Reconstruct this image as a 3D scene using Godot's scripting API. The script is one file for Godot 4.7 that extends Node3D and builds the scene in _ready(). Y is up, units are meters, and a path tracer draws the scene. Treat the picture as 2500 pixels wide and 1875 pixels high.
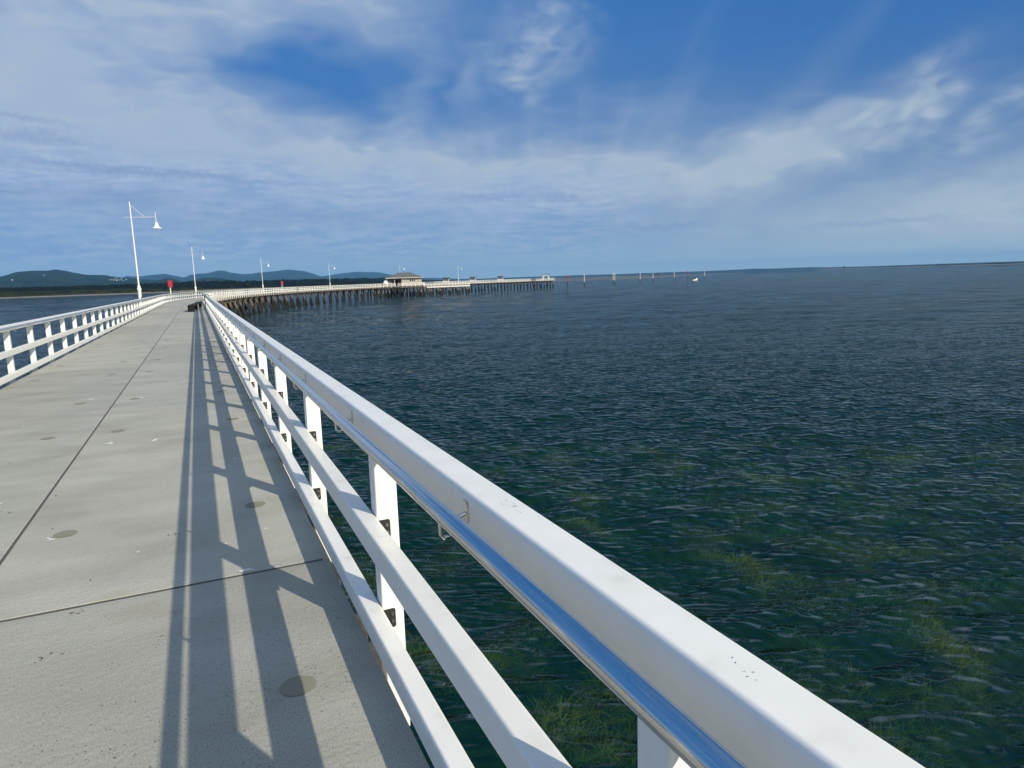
extends Node3D

# ---------------------------------------------------------------- place
const EYE := 1.62                 # eye above the deck
const SEA := -3.78                # water level below the deck
const HEAD := 24.45               # the straight run of the pier turns this many degrees left of -z
const T0 := 79.24                 # where the bend starts
const RAD := 261.0                # its radius at the right deck edge
const UR := 0.57                  # right deck edge
const UL := -3.22                 # left deck edge
const SLAB := 6.27
const POST := 2.09
const POST0 := 0.82               # first post in front of the view point

var along := Vector3(-sin(deg_to_rad(HEAD)), 0, -cos(deg_to_rad(HEAD)))
var across := Vector3(cos(deg_to_rad(HEAD)), 0, -sin(deg_to_rad(HEAD)))
var rng := RandomNumberGenerator.new()
var used := {}
var cache := {}
var M := {}


# ---------------------------------------------------------------- mesh builder
class MB:
	var v := PackedVector3Array()
	var n := PackedVector3Array()
	var uv := PackedVector2Array()
	var c := PackedColorArray()
	var i := PackedInt32Array()
	var colored := false
	var tint := Color.WHITE

	func vert(p: Vector3, nn: Vector3, t := Vector2.ZERO) -> int:
		v.append(p)
		n.append(nn)
		uv.append(t)
		c.append(tint)
		return v.size() - 1

	func tri(a: int, b: int, d: int) -> void:   # wound so that the front agrees with the normals
		var f := (v[b] - v[a]).cross(v[d] - v[a])
		if f.dot(n[a] + n[b] + n[d]) > 0:
			i.append_array(PackedInt32Array([a, d, b]))
		else:
			i.append_array(PackedInt32Array([a, b, d]))

	func quad(a: Vector3, b: Vector3, p: Vector3, q: Vector3, nn: Vector3, s := 1.0) -> void:
		var w := a.distance_to(b) * s
		var h := b.distance_to(p) * s
		var k := vert(a, nn, Vector2(0, 0))
		vert(b, nn, Vector2(w, 0))
		vert(p, nn, Vector2(w, h))
		vert(q, nn, Vector2(0, h))
		tri(k, k + 1, k + 2)
		tri(k, k + 2, k + 3)

	# a closed outline [Vector4(x, y, nx, ny)] carried through frames [origin, x axis, y axis]
	func sweep(prof: Array, frames: Array, caps := true, vs := 1.0) -> void:
		var m := prof.size()
		var base := v.size()
		var run := 0.0
		var girth := 0.0
		for f in frames.size():
			var fr: Array = frames[f]
			if f > 0:
				run += (fr[0] as Vector3).distance_to(frames[f - 1][0])
			girth = 0.0
			for k in m + 1:
				var q: Vector4 = prof[k % m]
				if k > 0:
					var q0: Vector4 = prof[k - 1]
					girth += Vector2(q.x - q0.x, q.y - q0.y).length()
				vert(fr[0] + fr[1] * q.x + fr[2] * q.y, (fr[1] * q.z + fr[2] * q.w).normalized(), Vector2(run * vs, girth * vs))
		for f in frames.size() - 1:
			for k in m:
				var a := base + f * (m + 1) + k
				tri(a, a + 1, a + m + 2)
				tri(a, a + m + 2, a + m + 1)
		if caps:
			for e in 2:
				var fr: Array = frames[0] if e == 0 else frames[-1]
				var fn: Vector3 = (frames[0][0] - frames[1][0]).normalized() if e == 0 else (frames[-1][0] - frames[-2][0]).normalized()
				var k0 := v.size()
				var mid := Vector3.ZERO
				for k in m:
					var q: Vector4 = prof[k]
					mid += fr[0] + fr[1] * q.x + fr[2] * q.y
				vert(mid / m, fn)
				for k in m:
					var q: Vector4 = prof[k]
					vert(fr[0] + fr[1] * q.x + fr[2] * q.y, fn, Vector2(q.x, q.y) * vs)
				for k in m:
					tri(k0, k0 + 1 + k, k0 + 1 + (k + 1) % m)

	func bar(p: Vector3, q: Vector3, w: float, h: float, up := Vector3.UP, bev := 0.004) -> void:
		var z := (q - p).normalized()
		if absf(z.dot(up)) > 0.98:
			up = Vector3.BACK
		var x := z.cross(up).normalized()
		var y := x.cross(z).normalized()
		sweep(MB.rrect(-w / 2, w / 2, -h / 2, h / 2, bev, 1), [[p, x, y], [q, x, y]])

	func box(at: Vector3, size: Vector3, turn := 0.0, bev := 0.004) -> void:
		var b := Basis(Vector3.UP, turn)
		sweep(MB.rrect(-size.x / 2, size.x / 2, -size.z / 2, size.z / 2, bev, 1), [[at - b.y * size.y / 2, b.x, b.z], [at + b.y * size.y / 2, b.x, b.z]])

	func tube(pts: Array, radii: Array, sides := 10, caps := true) -> void:
		var frames := []
		var prof := MB.circle(1.0, sides)
		var x := Vector3.ZERO
		for k in pts.size():
			var a: Vector3 = pts[maxi(k - 1, 0)]
			var b: Vector3 = pts[mini(k + 1, pts.size() - 1)]
			var z := (b - a).normalized()
			if k == 0:
				x = z.cross(Vector3.UP if absf(z.y) < 0.9 else Vector3.RIGHT).normalized()
			x = (x - z * x.dot(z)).normalized()
			var r: float = radii[k] if k < radii.size() else radii[-1]
			frames.append([pts[k], x * r, z.cross(x) * r])
		sweep(prof, frames, caps)

	func lathe(prof: Array, at := Vector3.ZERO, sides := 16) -> void:   # [Vector2(radius, height)] round the y axis
		var k0 := v.size()
		for j in prof.size():
			var a: Vector2 = prof[maxi(j - 1, 0)]
			var b: Vector2 = prof[mini(j + 1, prof.size() - 1)]
			var t := (b - a).normalized()
			for k in sides + 1:
				var an := TAU * k / sides
				var o := Vector3(cos(an), 0, sin(an))
				var nn := (o * t.y - Vector3.UP * t.x).normalized()
				vert(at + o * prof[j].x + Vector3.UP * prof[j].y, nn, Vector2(float(k) / sides, prof[j].y))
		for j in prof.size() - 1:
			for k in sides:
				var a := k0 + j * (sides + 1) + k
				tri(a, a + 1, a + sides + 2)
				tri(a, a + sides + 2, a + sides + 1)

	func disc(at: Vector3, rx: float, rz: float, sides := 14, wob := 0.0, turn := 0.0, r: RandomNumberGenerator = null) -> void:
		var k0 := vert(at, Vector3.UP)
		for k in sides:
			var an := TAU * k / sides
			var s := 1.0 + (r.randf_range(-wob, wob) if r else 0.0)
			vert(at + Vector3(cos(an) * rx * s, 0, sin(an) * rz * s).rotated(Vector3.UP, turn), Vector3.UP, Vector2(cos(an), sin(an)))
		for k in sides:
			tri(k0, k0 + 1 + k, k0 + 1 + (k + 1) % sides)

	static func circle(r: float, sides: int) -> Array:
		var out := []
		for k in sides:
			var an := TAU * k / sides
			out.append(Vector4(cos(an) * r, sin(an) * r, cos(an), sin(an)))
		return out

	static func rrect(x0: float, x1: float, y0: float, y1: float, r: float, seg := 2) -> Array:
		var out := []
		var cs := [[x1 - r, y1 - r, 0.0], [x0 + r, y1 - r, PI / 2], [x0 + r, y0 + r, PI], [x1 - r, y0 + r, PI * 1.5]]
		for cc in cs:
			for k in seg + 1:
				var an: float = cc[2] + PI / 2 * k / seg
				out.append(Vector4(cc[0] + cos(an) * r, cc[1] + sin(an) * r, cos(an), sin(an)))
		return out

	func done() -> ArrayMesh:
		var a := []
		a.resize(Mesh.ARRAY_MAX)
		a[Mesh.ARRAY_VERTEX] = v
		a[Mesh.ARRAY_NORMAL] = n
		a[Mesh.ARRAY_TEX_UV] = uv
		if colored:
			a[Mesh.ARRAY_COLOR] = c
		a[Mesh.ARRAY_INDEX] = i
		var m := ArrayMesh.new()
		m.add_surface_from_arrays(Mesh.PRIMITIVE_TRIANGLES, a)
		return m


# ---------------------------------------------------------------- objects
func numbered(called: String) -> String:
	var k: int = used.get(called, 0)
	used[called] = k + 1
	return called if k == 0 else "%s_%03d" % [called, k]


func tag(o: Node, label: String, category: String, group := "") -> Node:
	o.set_meta("label", label)
	o.set_meta("category", category)
	if group:
		o.set_meta("group", group)
	return o


func thing(called: String, label: String, category: String, at := Vector3.ZERO, turn := 0.0, group := "") -> Node3D:
	var o := Node3D.new()
	o.name = numbered(called)
	o.position = at
	o.rotation.y = turn
	add_child(o)
	tag(o, label, category, group)
	return o


func obj(called: String, mesh: Mesh, mat: Material, parent: Node = self, xf := Transform3D.IDENTITY) -> MeshInstance3D:
	var o := MeshInstance3D.new()
	o.name = numbered(called) if parent == self else called + ("_%03d" % parent.get_meta("n_" + called) if parent.has_meta("n_" + called) else "")
	if parent != self:
		parent.set_meta("n_" + called, parent.get_meta("n_" + called, 0) + 1)
	o.mesh = mesh
	o.material_override = mat
	o.transform = xf
	parent.add_child(o, true)
	return o


func struct(called: String, mesh: Mesh, mat: Material, parent: Node = self) -> MeshInstance3D:
	var o := obj(called, mesh, mat, parent)
	o.set_meta("kind", "structure")
	return o


func copy(root: Node3D, at: Vector3, turn: float, label: String) -> Node3D:
	var r: Node3D = root.duplicate()
	r.name = numbered(String(root.name).rstrip("0123456789_"))
	r.position = at
	r.rotation.y = turn
	add_child(r)
	r.set_meta("label", label)
	return r


# ---------------------------------------------------------------- the line of the pier
func frame(t: float) -> Transform3D:   # origin on the right deck edge, x to the right, z backwards
	if t <= T0:
		return Transform3D(Basis(across, Vector3.UP, -along), across * UR + along * t)
	var a := (t - T0) / RAD
	var c := along * T0 + across * (UR + RAD)
	var r := across * cos(a) - along * sin(a)
	return Transform3D(Basis(r, Vector3.UP, -(across * sin(a) + along * cos(a))), c - r * RAD)


func place(u: float, t: float, y := 0.0) -> Vector3:
	return frame(t) * Vector3(u - UR, y, 0)


# a profile in (u, height) carried along the pier from t0 to t1, in the local axes of frame(t0)
func run_mesh(key: String, prof: Array, t0: float, t1: float) -> Mesh:
	var kind := "s" if t1 <= T0 else ("a" if t0 >= T0 else "m%f" % t0)
	var id := "%s|%s|%.3f" % [key, kind, t1 - t0]
	if not cache.has(id):
		var inv := frame(t0).affine_inverse()
		var steps := 1 if kind == "s" else maxi(2, int(ceil((t1 - t0) / 2.0)))
		var fr := []
		for k in steps + 1:
			var f := inv * frame(lerpf(t0, t1, float(k) / steps))
			fr.append([f * Vector3(-UR, 0, 0), f.basis.x, f.basis.y])
		var b := MB.new()
		b.sweep(prof, fr)
		cache[id] = b.done()
	return cache[id]


func run_part(parent: Node3D, called: String, prof: Array, t0: float, t1: float, mat: Material, key: String) -> MeshInstance3D:
	return obj(called, run_mesh(key, prof, t0, t1), mat, parent, parent.transform.affine_inverse() * frame(t0))


# ---------------------------------------------------------------- textures and materials
func ntex(freq: float, seed_: int, stops: Array, size := 1024, type := FastNoiseLite.TYPE_SIMPLEX_SMOOTH, octaves := 5, as_normal := false, bump := 4.0, warp := 0.0, ridged := false) -> NoiseTexture2D:
	var f := FastNoiseLite.new()
	f.noise_type = type
	f.seed = seed_
	f.frequency = freq
	f.fractal_type = FastNoiseLite.FRACTAL_RIDGED if ridged else FastNoiseLite.FRACTAL_FBM
	f.fractal_octaves = octaves
	if warp > 0:
		f.domain_warp_enabled = true
		f.domain_warp_amplitude = warp
		f.domain_warp_frequency = freq
	var t := NoiseTexture2D.new()
	t.width = size
	t.height = size
	t.seamless = true
	t.generate_mipmaps = false
	t.noise = f
	if as_normal:
		t.as_normal_map = true
		t.bump_strength = bump
	elif stops:
		var g := Gradient.new()
		var off := PackedFloat32Array()
		var col := PackedColorArray()
		for s in stops:
			off.append(s[0])
			col.append(s[1])
		g.offsets = off
		g.colors = col
		t.color_ramp = g
	return t


func grey(x: float) -> Color:
	return Color(x, x, x)


func lin(r: float, g: float, b: float) -> Color:
	return Color(r, g, b).linear_to_srgb()


func mat(called: String, col: Color, rough := 0.6, metal := 0.0) -> StandardMaterial3D:
	var m := StandardMaterial3D.new()
	m.resource_name = called
	m.albedo_color = col
	m.roughness = rough
	m.metallic = metal
	M[called] = m
	return m


func triplanar(m: StandardMaterial3D, tex: Texture2D, scale: Vector3, world := true) -> void:
	m.albedo_texture = tex
	m.uv1_triplanar = true
	m.uv1_world_triplanar = world
	m.uv1_scale = scale


func materials() -> void:
	var w := mat("white_paint", lin(0.84, 0.835, 0.79), 0.34)
	triplanar(w, ntex(0.006, 11, [[0.0, Color(0.93, 0.928, 0.915)], [0.3, Color(0.975, 0.975, 0.97)], [0.6, grey(0.985)], [1.0, grey(1.0)]], 1024, FastNoiseLite.TYPE_SIMPLEX_SMOOTH, 6), Vector3(0.9, 0.9, 0.9))
	var s := mat("stainless_steel", lin(0.64, 0.64, 0.63), 0.10, 1.0)
	s.roughness_texture = ntex(0.02, 12, [[0.2, grey(0.75)], [0.6, grey(1.0)]], 256)
	s.uv1_scale = Vector3(0.3, 20, 1)
	mat("black_plate", lin(0.025, 0.025, 0.025), 0.45)
	mat("bolt_steel", lin(0.55, 0.55, 0.53), 0.35, 1.0)
	mat("dark_steel", lin(0.03, 0.03, 0.032), 0.5)
	var tone := [Vector3(0.454, 0.447, 0.390), Vector3(0.418, 0.411, 0.358), Vector3(0.480, 0.470, 0.405)]
	var cloud := ntex(0.004, 21, [[0.0, Color(0.87, 0.865, 0.85)], [0.3, Color(0.935, 0.935, 0.925)], [0.55, Color(0.965, 0.965, 0.96)], [0.8, Color(1, 1, 1)], [1.0, Color(0.96, 0.945, 0.91)]], 1024, FastNoiseLite.TYPE_SIMPLEX_SMOOTH, 6)
	var fine := ntex(0.05, 22, [[0.0, grey(0.80)], [0.35, grey(0.93)], [0.7, grey(1.0)]], 1024, FastNoiseLite.TYPE_SIMPLEX_SMOOTH, 5)
	var fine_n := ntex(0.08, 23, [], 1024, FastNoiseLite.TYPE_SIMPLEX_SMOOTH, 4, true, 5.0)
	for k in 3:
		var m := mat("concrete_%d" % k, lin(tone[k].x, tone[k].y, tone[k].z), 0.82)
		m.albedo_texture = cloud
		m.uv1_scale = Vector3(0.30, 0.16, 1)     # brushed across the deck
		m.uv1_offset = Vector3(0.37 * k, 0.21 * k, 0)
		m.detail_enabled = true
		m.detail_albedo = fine
		m.detail_blend_mode = BaseMaterial3D.BLEND_MODE_MUL
		m.detail_uv_layer = BaseMaterial3D.DETAIL_UV_2
		m.uv2_triplanar = true
		m.uv2_scale = Vector3(2.2, 2.2, 1.1)
		m.normal_enabled = true
		m.normal_texture = fine_n
		m.normal_scale = 0.10
	mat("joint_filler", lin(0.085, 0.08, 0.07), 0.9)
	mat("grout_plug", lin(0.23, 0.22, 0.165), 0.85)
	mat("dropping", lin(0.72, 0.72, 0.70), 0.8)
	mat("dark_fleck", lin(0.05, 0.05, 0.045), 0.9)
	mat("pit_shade", lin(0.07, 0.068, 0.06), 0.95)  # flat dark colour in place of the shade inside the holes
	var t := mat("weathered_timber", lin(0.115, 0.10, 0.082), 0.85)
	triplanar(t, ntex(0.012, 31, [[0.0, grey(0.45)], [0.5, grey(0.85)], [1.0, grey(1.0)]], 512), Vector3(0.6, 0.25, 0.6))
	var db := mat("dark_timber", lin(0.009, 0.008, 0.006), 0.85)
	triplanar(db, ntex(0.012, 32, [[0.0, grey(0.5)], [1.0, grey(1.0)]], 256), Vector3(1.5, 1.5, 1.5))
	var p := mat("pile_timber", Color.WHITE, 0.85)
	p.vertex_color_use_as_albedo = true
	triplanar(p, ntex(0.02, 33, [[0.0, grey(0.45)], [0.55, grey(0.9)], [1.0, grey(1.0)]], 512), Vector3(0.9, 0.2, 0.9))
	mat("red_paint", lin(0.36, 0.008, 0.02), 0.4)
	mat("marker_red", lin(0.42, 0.02, 0.025), 0.5)
	mat("marker_cream", lin(0.62, 0.57, 0.42), 0.6)
	mat("marker_black", lin(0.02, 0.02, 0.025), 0.7)
	mat("shed_wall", lin(0.47, 0.44, 0.38), 0.7)
	mat("shed_porch_shaded", lin(0.20, 0.20, 0.20), 0.7)  # the roof's shade on the porch put into a darker grey
	var rf := mat("shed_roof", lin(0.12, 0.125, 0.118), 0.7)
	rf.metallic_specular = 0.4
	mat("window_glass", lin(0.01, 0.012, 0.015), 0.08)
	mat("pale_trim", lin(0.66, 0.63, 0.56), 0.6)
	mat("cream_cover", lin(0.62, 0.50, 0.22), 0.6)
	mat("shelter_grey", lin(0.40, 0.44, 0.47), 0.6)
	var sd := mat("beach_sand", lin(0.30, 0.25, 0.17), 0.95)
	triplanar(sd, ntex(0.01, 41, [[0.0, grey(0.75)], [1.0, grey(1.0)]], 256), Vector3(0.02, 0.02, 0.02))
	var sb := mat("wet_sand", lin(0.20, 0.17, 0.12), 0.6)
	triplanar(sb, ntex(0.01, 42, [[0.0, grey(0.6)], [1.0, grey(1.0)]], 256), Vector3(0.004, 0.004, 0.004))
	var land := mat("shore_ground", lin(0.035, 0.038, 0.012), 0.95)
	triplanar(land, ntex(0.012, 43, [[0.0, Color(0.55, 0.5, 0.4)], [0.5, Color(0.8, 0.82, 0.7)], [1.0, Color(1, 1, 1)]], 512), Vector3(0.012, 0.012, 0.012))
	var hl := mat("hill_bush", lin(0.020, 0.034, 0.018), 0.95)
	triplanar(hl, ntex(0.012, 44, [[0.0, Color(0.45, 0.45, 0.45)], [0.5, Color(0.8, 0.8, 0.75)], [0.75, Color(1, 1, 0.9)], [1.0, Color(1, 1, 0.85)]], 512), Vector3(0.0011, 0.0011, 0.0011))
	var leaf := mat("leaf", Color.WHITE, 0.8)
	leaf.vertex_color_use_as_albedo = true
	leaf.cull_mode = BaseMaterial3D.CULL_DISABLED
	mat("house_white", lin(0.55, 0.54, 0.52), 0.7)
	mat("house_roof", lin(0.35, 0.33, 0.32), 0.7)
	mat("gull_white", lin(0.6, 0.6, 0.6), 0.7)
	mat("gull_grey", lin(0.10, 0.10, 0.11), 0.7)
	# the sea: a clear sheet that mirrors, over a murky green body
	var wa := mat("sea_water", Color(lin(0.0002, 0.037, 0.029), 0.42), 0.025)
	wa.transparency = BaseMaterial3D.TRANSPARENCY_ALPHA
	wa.metallic_specular = 0.28
	wa.normal_enabled = true
	wa.normal_texture = wave_normals(1024, 9.0)
	wa.normal_scale = 1.0
	wa.uv1_scale = Vector3(1.0 / 9.0, 1.0 / 9.0, 1)
	var bed := mat("sea_floor", lin(0.008, 0.014, 0.006), 0.95)
	triplanar(bed, ntex(0.01, 52, [[0.0, Color(0.15, 0.2, 0.2)], [0.5, Color(0.45, 0.5, 0.4)], [1.0, Color(1, 1, 0.8)]], 512), Vector3(0.12, 0.12, 0.12))
	var wd := mat("sea_weed", Color.WHITE, 0.8)
	wd.vertex_color_use_as_albedo = true
	for k in ["sea_floor", "sea_weed", "hill_bush", "shore_ground", "leaf"]:      # rough natural ground has no sheen
		M[k].metallic_specular = 0.0


# small wind waves as a tile that repeats: sines whose water moves to and fro as well (peaked crests), as slopes
func wave_normals(n: int, metres: float) -> ImageTexture:
	var r := RandomNumberGenerator.new()
	r.seed = 77
	var h := PackedFloat32Array()
	var gx := PackedFloat32Array()
	var gy := PackedFloat32Array()
	h.resize(n * n)
	gx.resize(n * n)
	gy.resize(n * n)
	var waves := 38
	for w in waves:
		var len := 0.10 * pow(1.3 / 0.10, float(w) / (waves - 1))
		var dir := r.randfn(WIND + 0.5, 0.36)
		var kx := int(round(cos(dir) * metres / len))
		var ky := int(round(sin(dir) * metres / len))
		if kx == 0 and ky == 0:
			kx = 1
		var kl := sqrt(kx * kx + ky * ky)
		len = metres / kl
		var amp := 0.0122 * len * (exp(-pow(log(len / 0.27) / 0.75, 2.0)) + 0.3)
		var ph := r.randf() * TAU
		var sx := PackedFloat32Array()
		var cx := PackedFloat32Array()
		for x in n:
			var a := TAU * kx * x / n + ph
			sx.append(sin(a) * amp)
			cx.append(cos(a) * amp)
		var ux := kx / kl
		var uy := ky / kl
		for y in n:
			var b := TAU * ky * y / n
			var cy := cos(b)
			var sy := sin(b)
			var row := y * n
			for x in n:
				h[row + x] += sx[x] * cy + cx[x] * sy
				var g := cx[x] * cy - sx[x] * sy
				gx[row + x] += g * ux
				gy[row + x] += g * uy
	var cell := metres / n
	var chop := 0.85 / cell
	var hh := PackedFloat32Array()
	hh.resize(n * n)
	for y in n:
		for x in n:
			var k := y * n + x
			var px := x + gx[k] * chop
			var py := y + gy[k] * chop
			var ix := int(floor(px))
			var iy := int(floor(py))
			var fx := px - ix
			var fy := py - iy
			var x0 := posmod(ix, n)
			var x1 := (x0 + 1) % n
			var y0 := posmod(iy, n) * n
			var y1 := posmod(iy + 1, n) * n
			hh[k] = lerpf(lerpf(h[y0 + x0], h[y0 + x1], fx), lerpf(h[y1 + x0], h[y1 + x1], fx), fy)
	var out := PackedByteArray()
	out.resize(n * n * 3)
	var g := 1.0 / (2.0 * cell)
	for y in n:
		var up := ((y + n - 1) % n) * n
		var dn := ((y + 1) % n) * n
		var row := y * n
		for x in n:
			var dx := (hh[row + (x + 1) % n] - hh[row + (x + n - 1) % n]) * g
			var dy := (hh[dn + x] - hh[up + x]) * g
			var l := 127.5 / sqrt(1.0 + dx * dx + dy * dy)
			var o := (row + x) * 3
			out[o] = int(127.5 - dx * l)
			out[o + 1] = int(127.5 + dy * l)
			out[o + 2] = int(127.5 + l)
	return ImageTexture.create_from_image(Image.create_from_data(n, n, false, Image.FORMAT_RGB8, out))


# ---------------------------------------------------------------- sky
const WIND := 1.25      # direction in which the wind waves run, in the plane (x, z)
var sky_a := FastNoiseLite.new()
var sky_b := FastNoiseLite.new()
var sky_c := FastNoiseLite.new()
# veils of cloud: bearing, height, width, depth (degrees), tilt, strength (negative: clear holes)
const VEILS := [
	[-28.8, 16.1, 13.0, 6.6, -1, 0.80], [-15.7, 19.7, 9.0, 2.4, 6, 0.6], [-32.1, 8.1, 11.4, 3.8, -5, 0.45], [-22.4, 9.3, 12.4, 3.8, -9, 0.5],
	[-11.0, 8.3, 10.4, 2.8, -9, 0.55], [-1.8, 7.9, 6.9, 2.1, -1, 0.55], [8.1, 7.8, 9.0, 2.6, 1, 0.54], [17.6, 7.9, 8.6, 1.9, 10, 0.52],
	[24.5, 9.3, 6.6, 1.4, 22, 0.5], [29.9, 11.0, 2.8, 1.2, 46, 0.55], [34.0, 9.5, 3.1, 1.0, 30, 0.4], [3.4, 18.1, 2.6, 2.0, 38, 0.42], [-2.0, 11.0, 15.0, 4.0, 0, 0.26],
	[1.2, 16.3, 1.5, 2.2, 58, 0.32], [29.5, 3.5, 11.4, 1.9, -1, 0.5], [35.6, 4.6, 7.6, 2.4, 6, 0.45], [-7.4, 13.7, 1.4, 4.8, -30, 0.25],
	[-2.5, 15.2, 1.0, 4.1, -25, 0.25], [-12.7, 14.9, 8.2, 3.0, -11, -0.36], [-16.5, 17.4, 5.2, 2.4, 28, -0.4], [-5.0, 11.4, 4.1, 3.1, -1, -0.2], [-27.1, 13.2, 2.4, 2.4, -1, -0.3]]
# thin dark lower bars
const BARS := [[-26.0, 8.2, 9.5, 0.32, -5, 0.5], [-33.0, 10.2, 3.6, 0.3, -6, 0.4], [-34.0, 11.4, 2.6, 0.2, -10, 0.35], [-2.0, 6.6, 4.5, 0.35, 0, 0.4], [4.5, 6.3, 3.6, 0.25, 0, 0.35], [13.0, 3.7, 3.2, 0.22, 1, 0.45],
	[28.0, 3.2, 6.0, 0.16, 2, 0.35], [-30.0, 6.6, 8.0, 0.7, -3, 0.35], [-18.0, 5.2, 10.0, 0.7, 0, 0.3]]


var SUNWARD := Vector3(0.671, 0.466, 0.577)


func mixc(a: Vector3, b: Vector3, t: float) -> Vector3:
	return a + (b - a) * t


func air(d: Vector3, fine: bool) -> Vector3:
	var az := rad_to_deg(atan2(d.x, -d.z))
	var el := rad_to_deg(asin(clampf(d.y, -1, 1)))
	var e := maxf(el, 0.0)
	var side := clampf(az / 70.0, -1.0, 1.0) * 0.5 + 0.5       # the right of the view is the deeper blue above, the paler below
	if absf(az) > 70.0:
		side = 0.5 + signf(az) * 0.5 * cos((absf(az) - 70.0) / 110.0 * PI / 2)
	var low := mixc(Vector3(0.26, 0.45, 0.66), Vector3(0.51, 0.61, 0.57), side)
	var high := mixc(Vector3(0.035, 0.19, 0.52), Vector3(0.0, 0.105, 0.37), side)
	var c := mixc(high, low, exp(-e / 5.0))
	# air turbulence for the veils
	var q := Vector3(d.x, d.y * 2.6, d.z)
	var wa := sky_a.get_noise_3dv(q * 6.0)
	var wb := sky_a.get_noise_3dv(q * 6.0 + Vector3(31, 7, 5))
	var waz := az + wa * 2.6
	var wel := el + wb * 1.5
	var n1 := sky_b.get_noise_3dv(Vector3(d.x, d.y * 3.0, d.z) * 9.0 + Vector3(wa, wb, wa) * 0.9)
	# streaks fan out from a point low in the middle
	var fx := az - 3.0 + wa * 0.6
	var fy := el + 7.0
	var fr := sqrt(fx * fx + fy * fy * 1.6)
	var st := sky_b.get_noise_3d(atan2(fy, fx) * 2.6, fr * 0.022, 3.7) + 0.5 * sky_b.get_noise_3d(atan2(fy, fx) * 7.0, fr * 0.04, 9.1)
	st *= smoothstep(3.0, 13.0, fr)
	var curl := sky_b.get_noise_3dv(Vector3(d.x, d.y * 1.5, d.z) * 26.0 + Vector3(wb, wa, wb) * 0.8)
	var back := smoothstep(-0.35, 0.75, d.dot(SUNWARD))      # unseen cloud added towards the sun, for whiter fill light
	var unseen_veil := clampf(lerpf(0.08, 0.66, back) + 0.7 * n1, 0.0, 0.95) * 0.85  # kept thin overhead in front, for darker reflections in the water
	var win := smoothstep(46.0, 38.0, absf(az)) * smoothstep(27.0, 22.0, el)
	var veil := 0.0
	if win > 0.0:
		for f in VEILS:
			var x: float = waz - f[0]
			var y: float = wel - f[1]
			if absf(x) > f[2] * 2.6 + f[3] * 2.6 or absf(y) > f[2] * 2.6 + f[3] * 2.6:
				continue
			var a := deg_to_rad(f[4])
			var xr: float = (x * cos(a) + y * sin(a)) / f[2]
			var yr: float = (-x * sin(a) + y * cos(a)) / f[3]
			var g := exp(-(xr * xr + yr * yr) * 0.72)
			veil += f[5] * g * (1.0 + (1.1 * curl - 0.1 if f[2] < 3.5 and f[5] > 0.3 else 0.0))
		veil = maxf(veil, 0.0) * (0.94 + 0.30 * n1 + 0.34 * st) + 0.05 + maxf(0.0, st) * 0.14
	veil = clampf(lerpf(unseen_veil, veil, win), 0.0, 0.92)
	var vc := mixc(Vector3(0.40, 0.50, 0.68), Vector3(0.45, 0.54, 0.61), clampf(side * 1.2, 0, 1))
	vc = mixc(vc, Vector3(0.48, 0.56, 0.64), clampf(n1 * 1.2 + 0.05, 0, 1))
	# unseen cloud whitened for the fill light, brighter towards the sun, which stands behind
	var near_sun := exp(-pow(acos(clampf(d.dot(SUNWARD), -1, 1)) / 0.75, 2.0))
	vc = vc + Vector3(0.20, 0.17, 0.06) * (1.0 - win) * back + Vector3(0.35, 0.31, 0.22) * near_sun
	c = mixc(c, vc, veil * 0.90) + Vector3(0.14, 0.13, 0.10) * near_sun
	# rippled sheet low on the left
	var band := smoothstep(9.2, 6.9, el + az * 0.06 + wb * 1.2) * smoothstep(0.6, 2.8, el) * smoothstep(18.0, 2.0, az)
	if band > 0.01:
		var rp := sky_c.get_noise_3d(az * 0.30 + wb * 0.7, el * 2.6 + wa * 1.0, 1.0)
		var rq := sky_c.get_noise_3d(az * 1.1 + wb, el * 6.0 + wa * 1.5, 8.0)
		var k := clampf(0.45 + (rp * 1.5 + rq * 0.7) * (0.9 + wa), 0.0, 1.0)
		c = mixc(c, mixc(Vector3(0.185, 0.335, 0.62), Vector3(0.38, 0.50, 0.70), k), band * 0.42)
	for f in BARS:
		var x: float = az - f[0] + wa * 1.5
		var y: float = el - f[1] + wb * 0.5 + sky_c.get_noise_2d(az * 2.0, f[1] * 9.0) * 0.35
		if absf(x) > f[2] * 2.2:
			continue
		var a := deg_to_rad(f[4])
		var xr: float = (x * cos(a) + y * sin(a)) / f[2]
		var yr: float = (-x * sin(a) + y * cos(a)) / f[3]
		var g := exp(-(xr * xr + yr * yr))
		c = mixc(c, Vector3(0.165, 0.265, 0.49), g * f[5])
	return c


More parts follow.
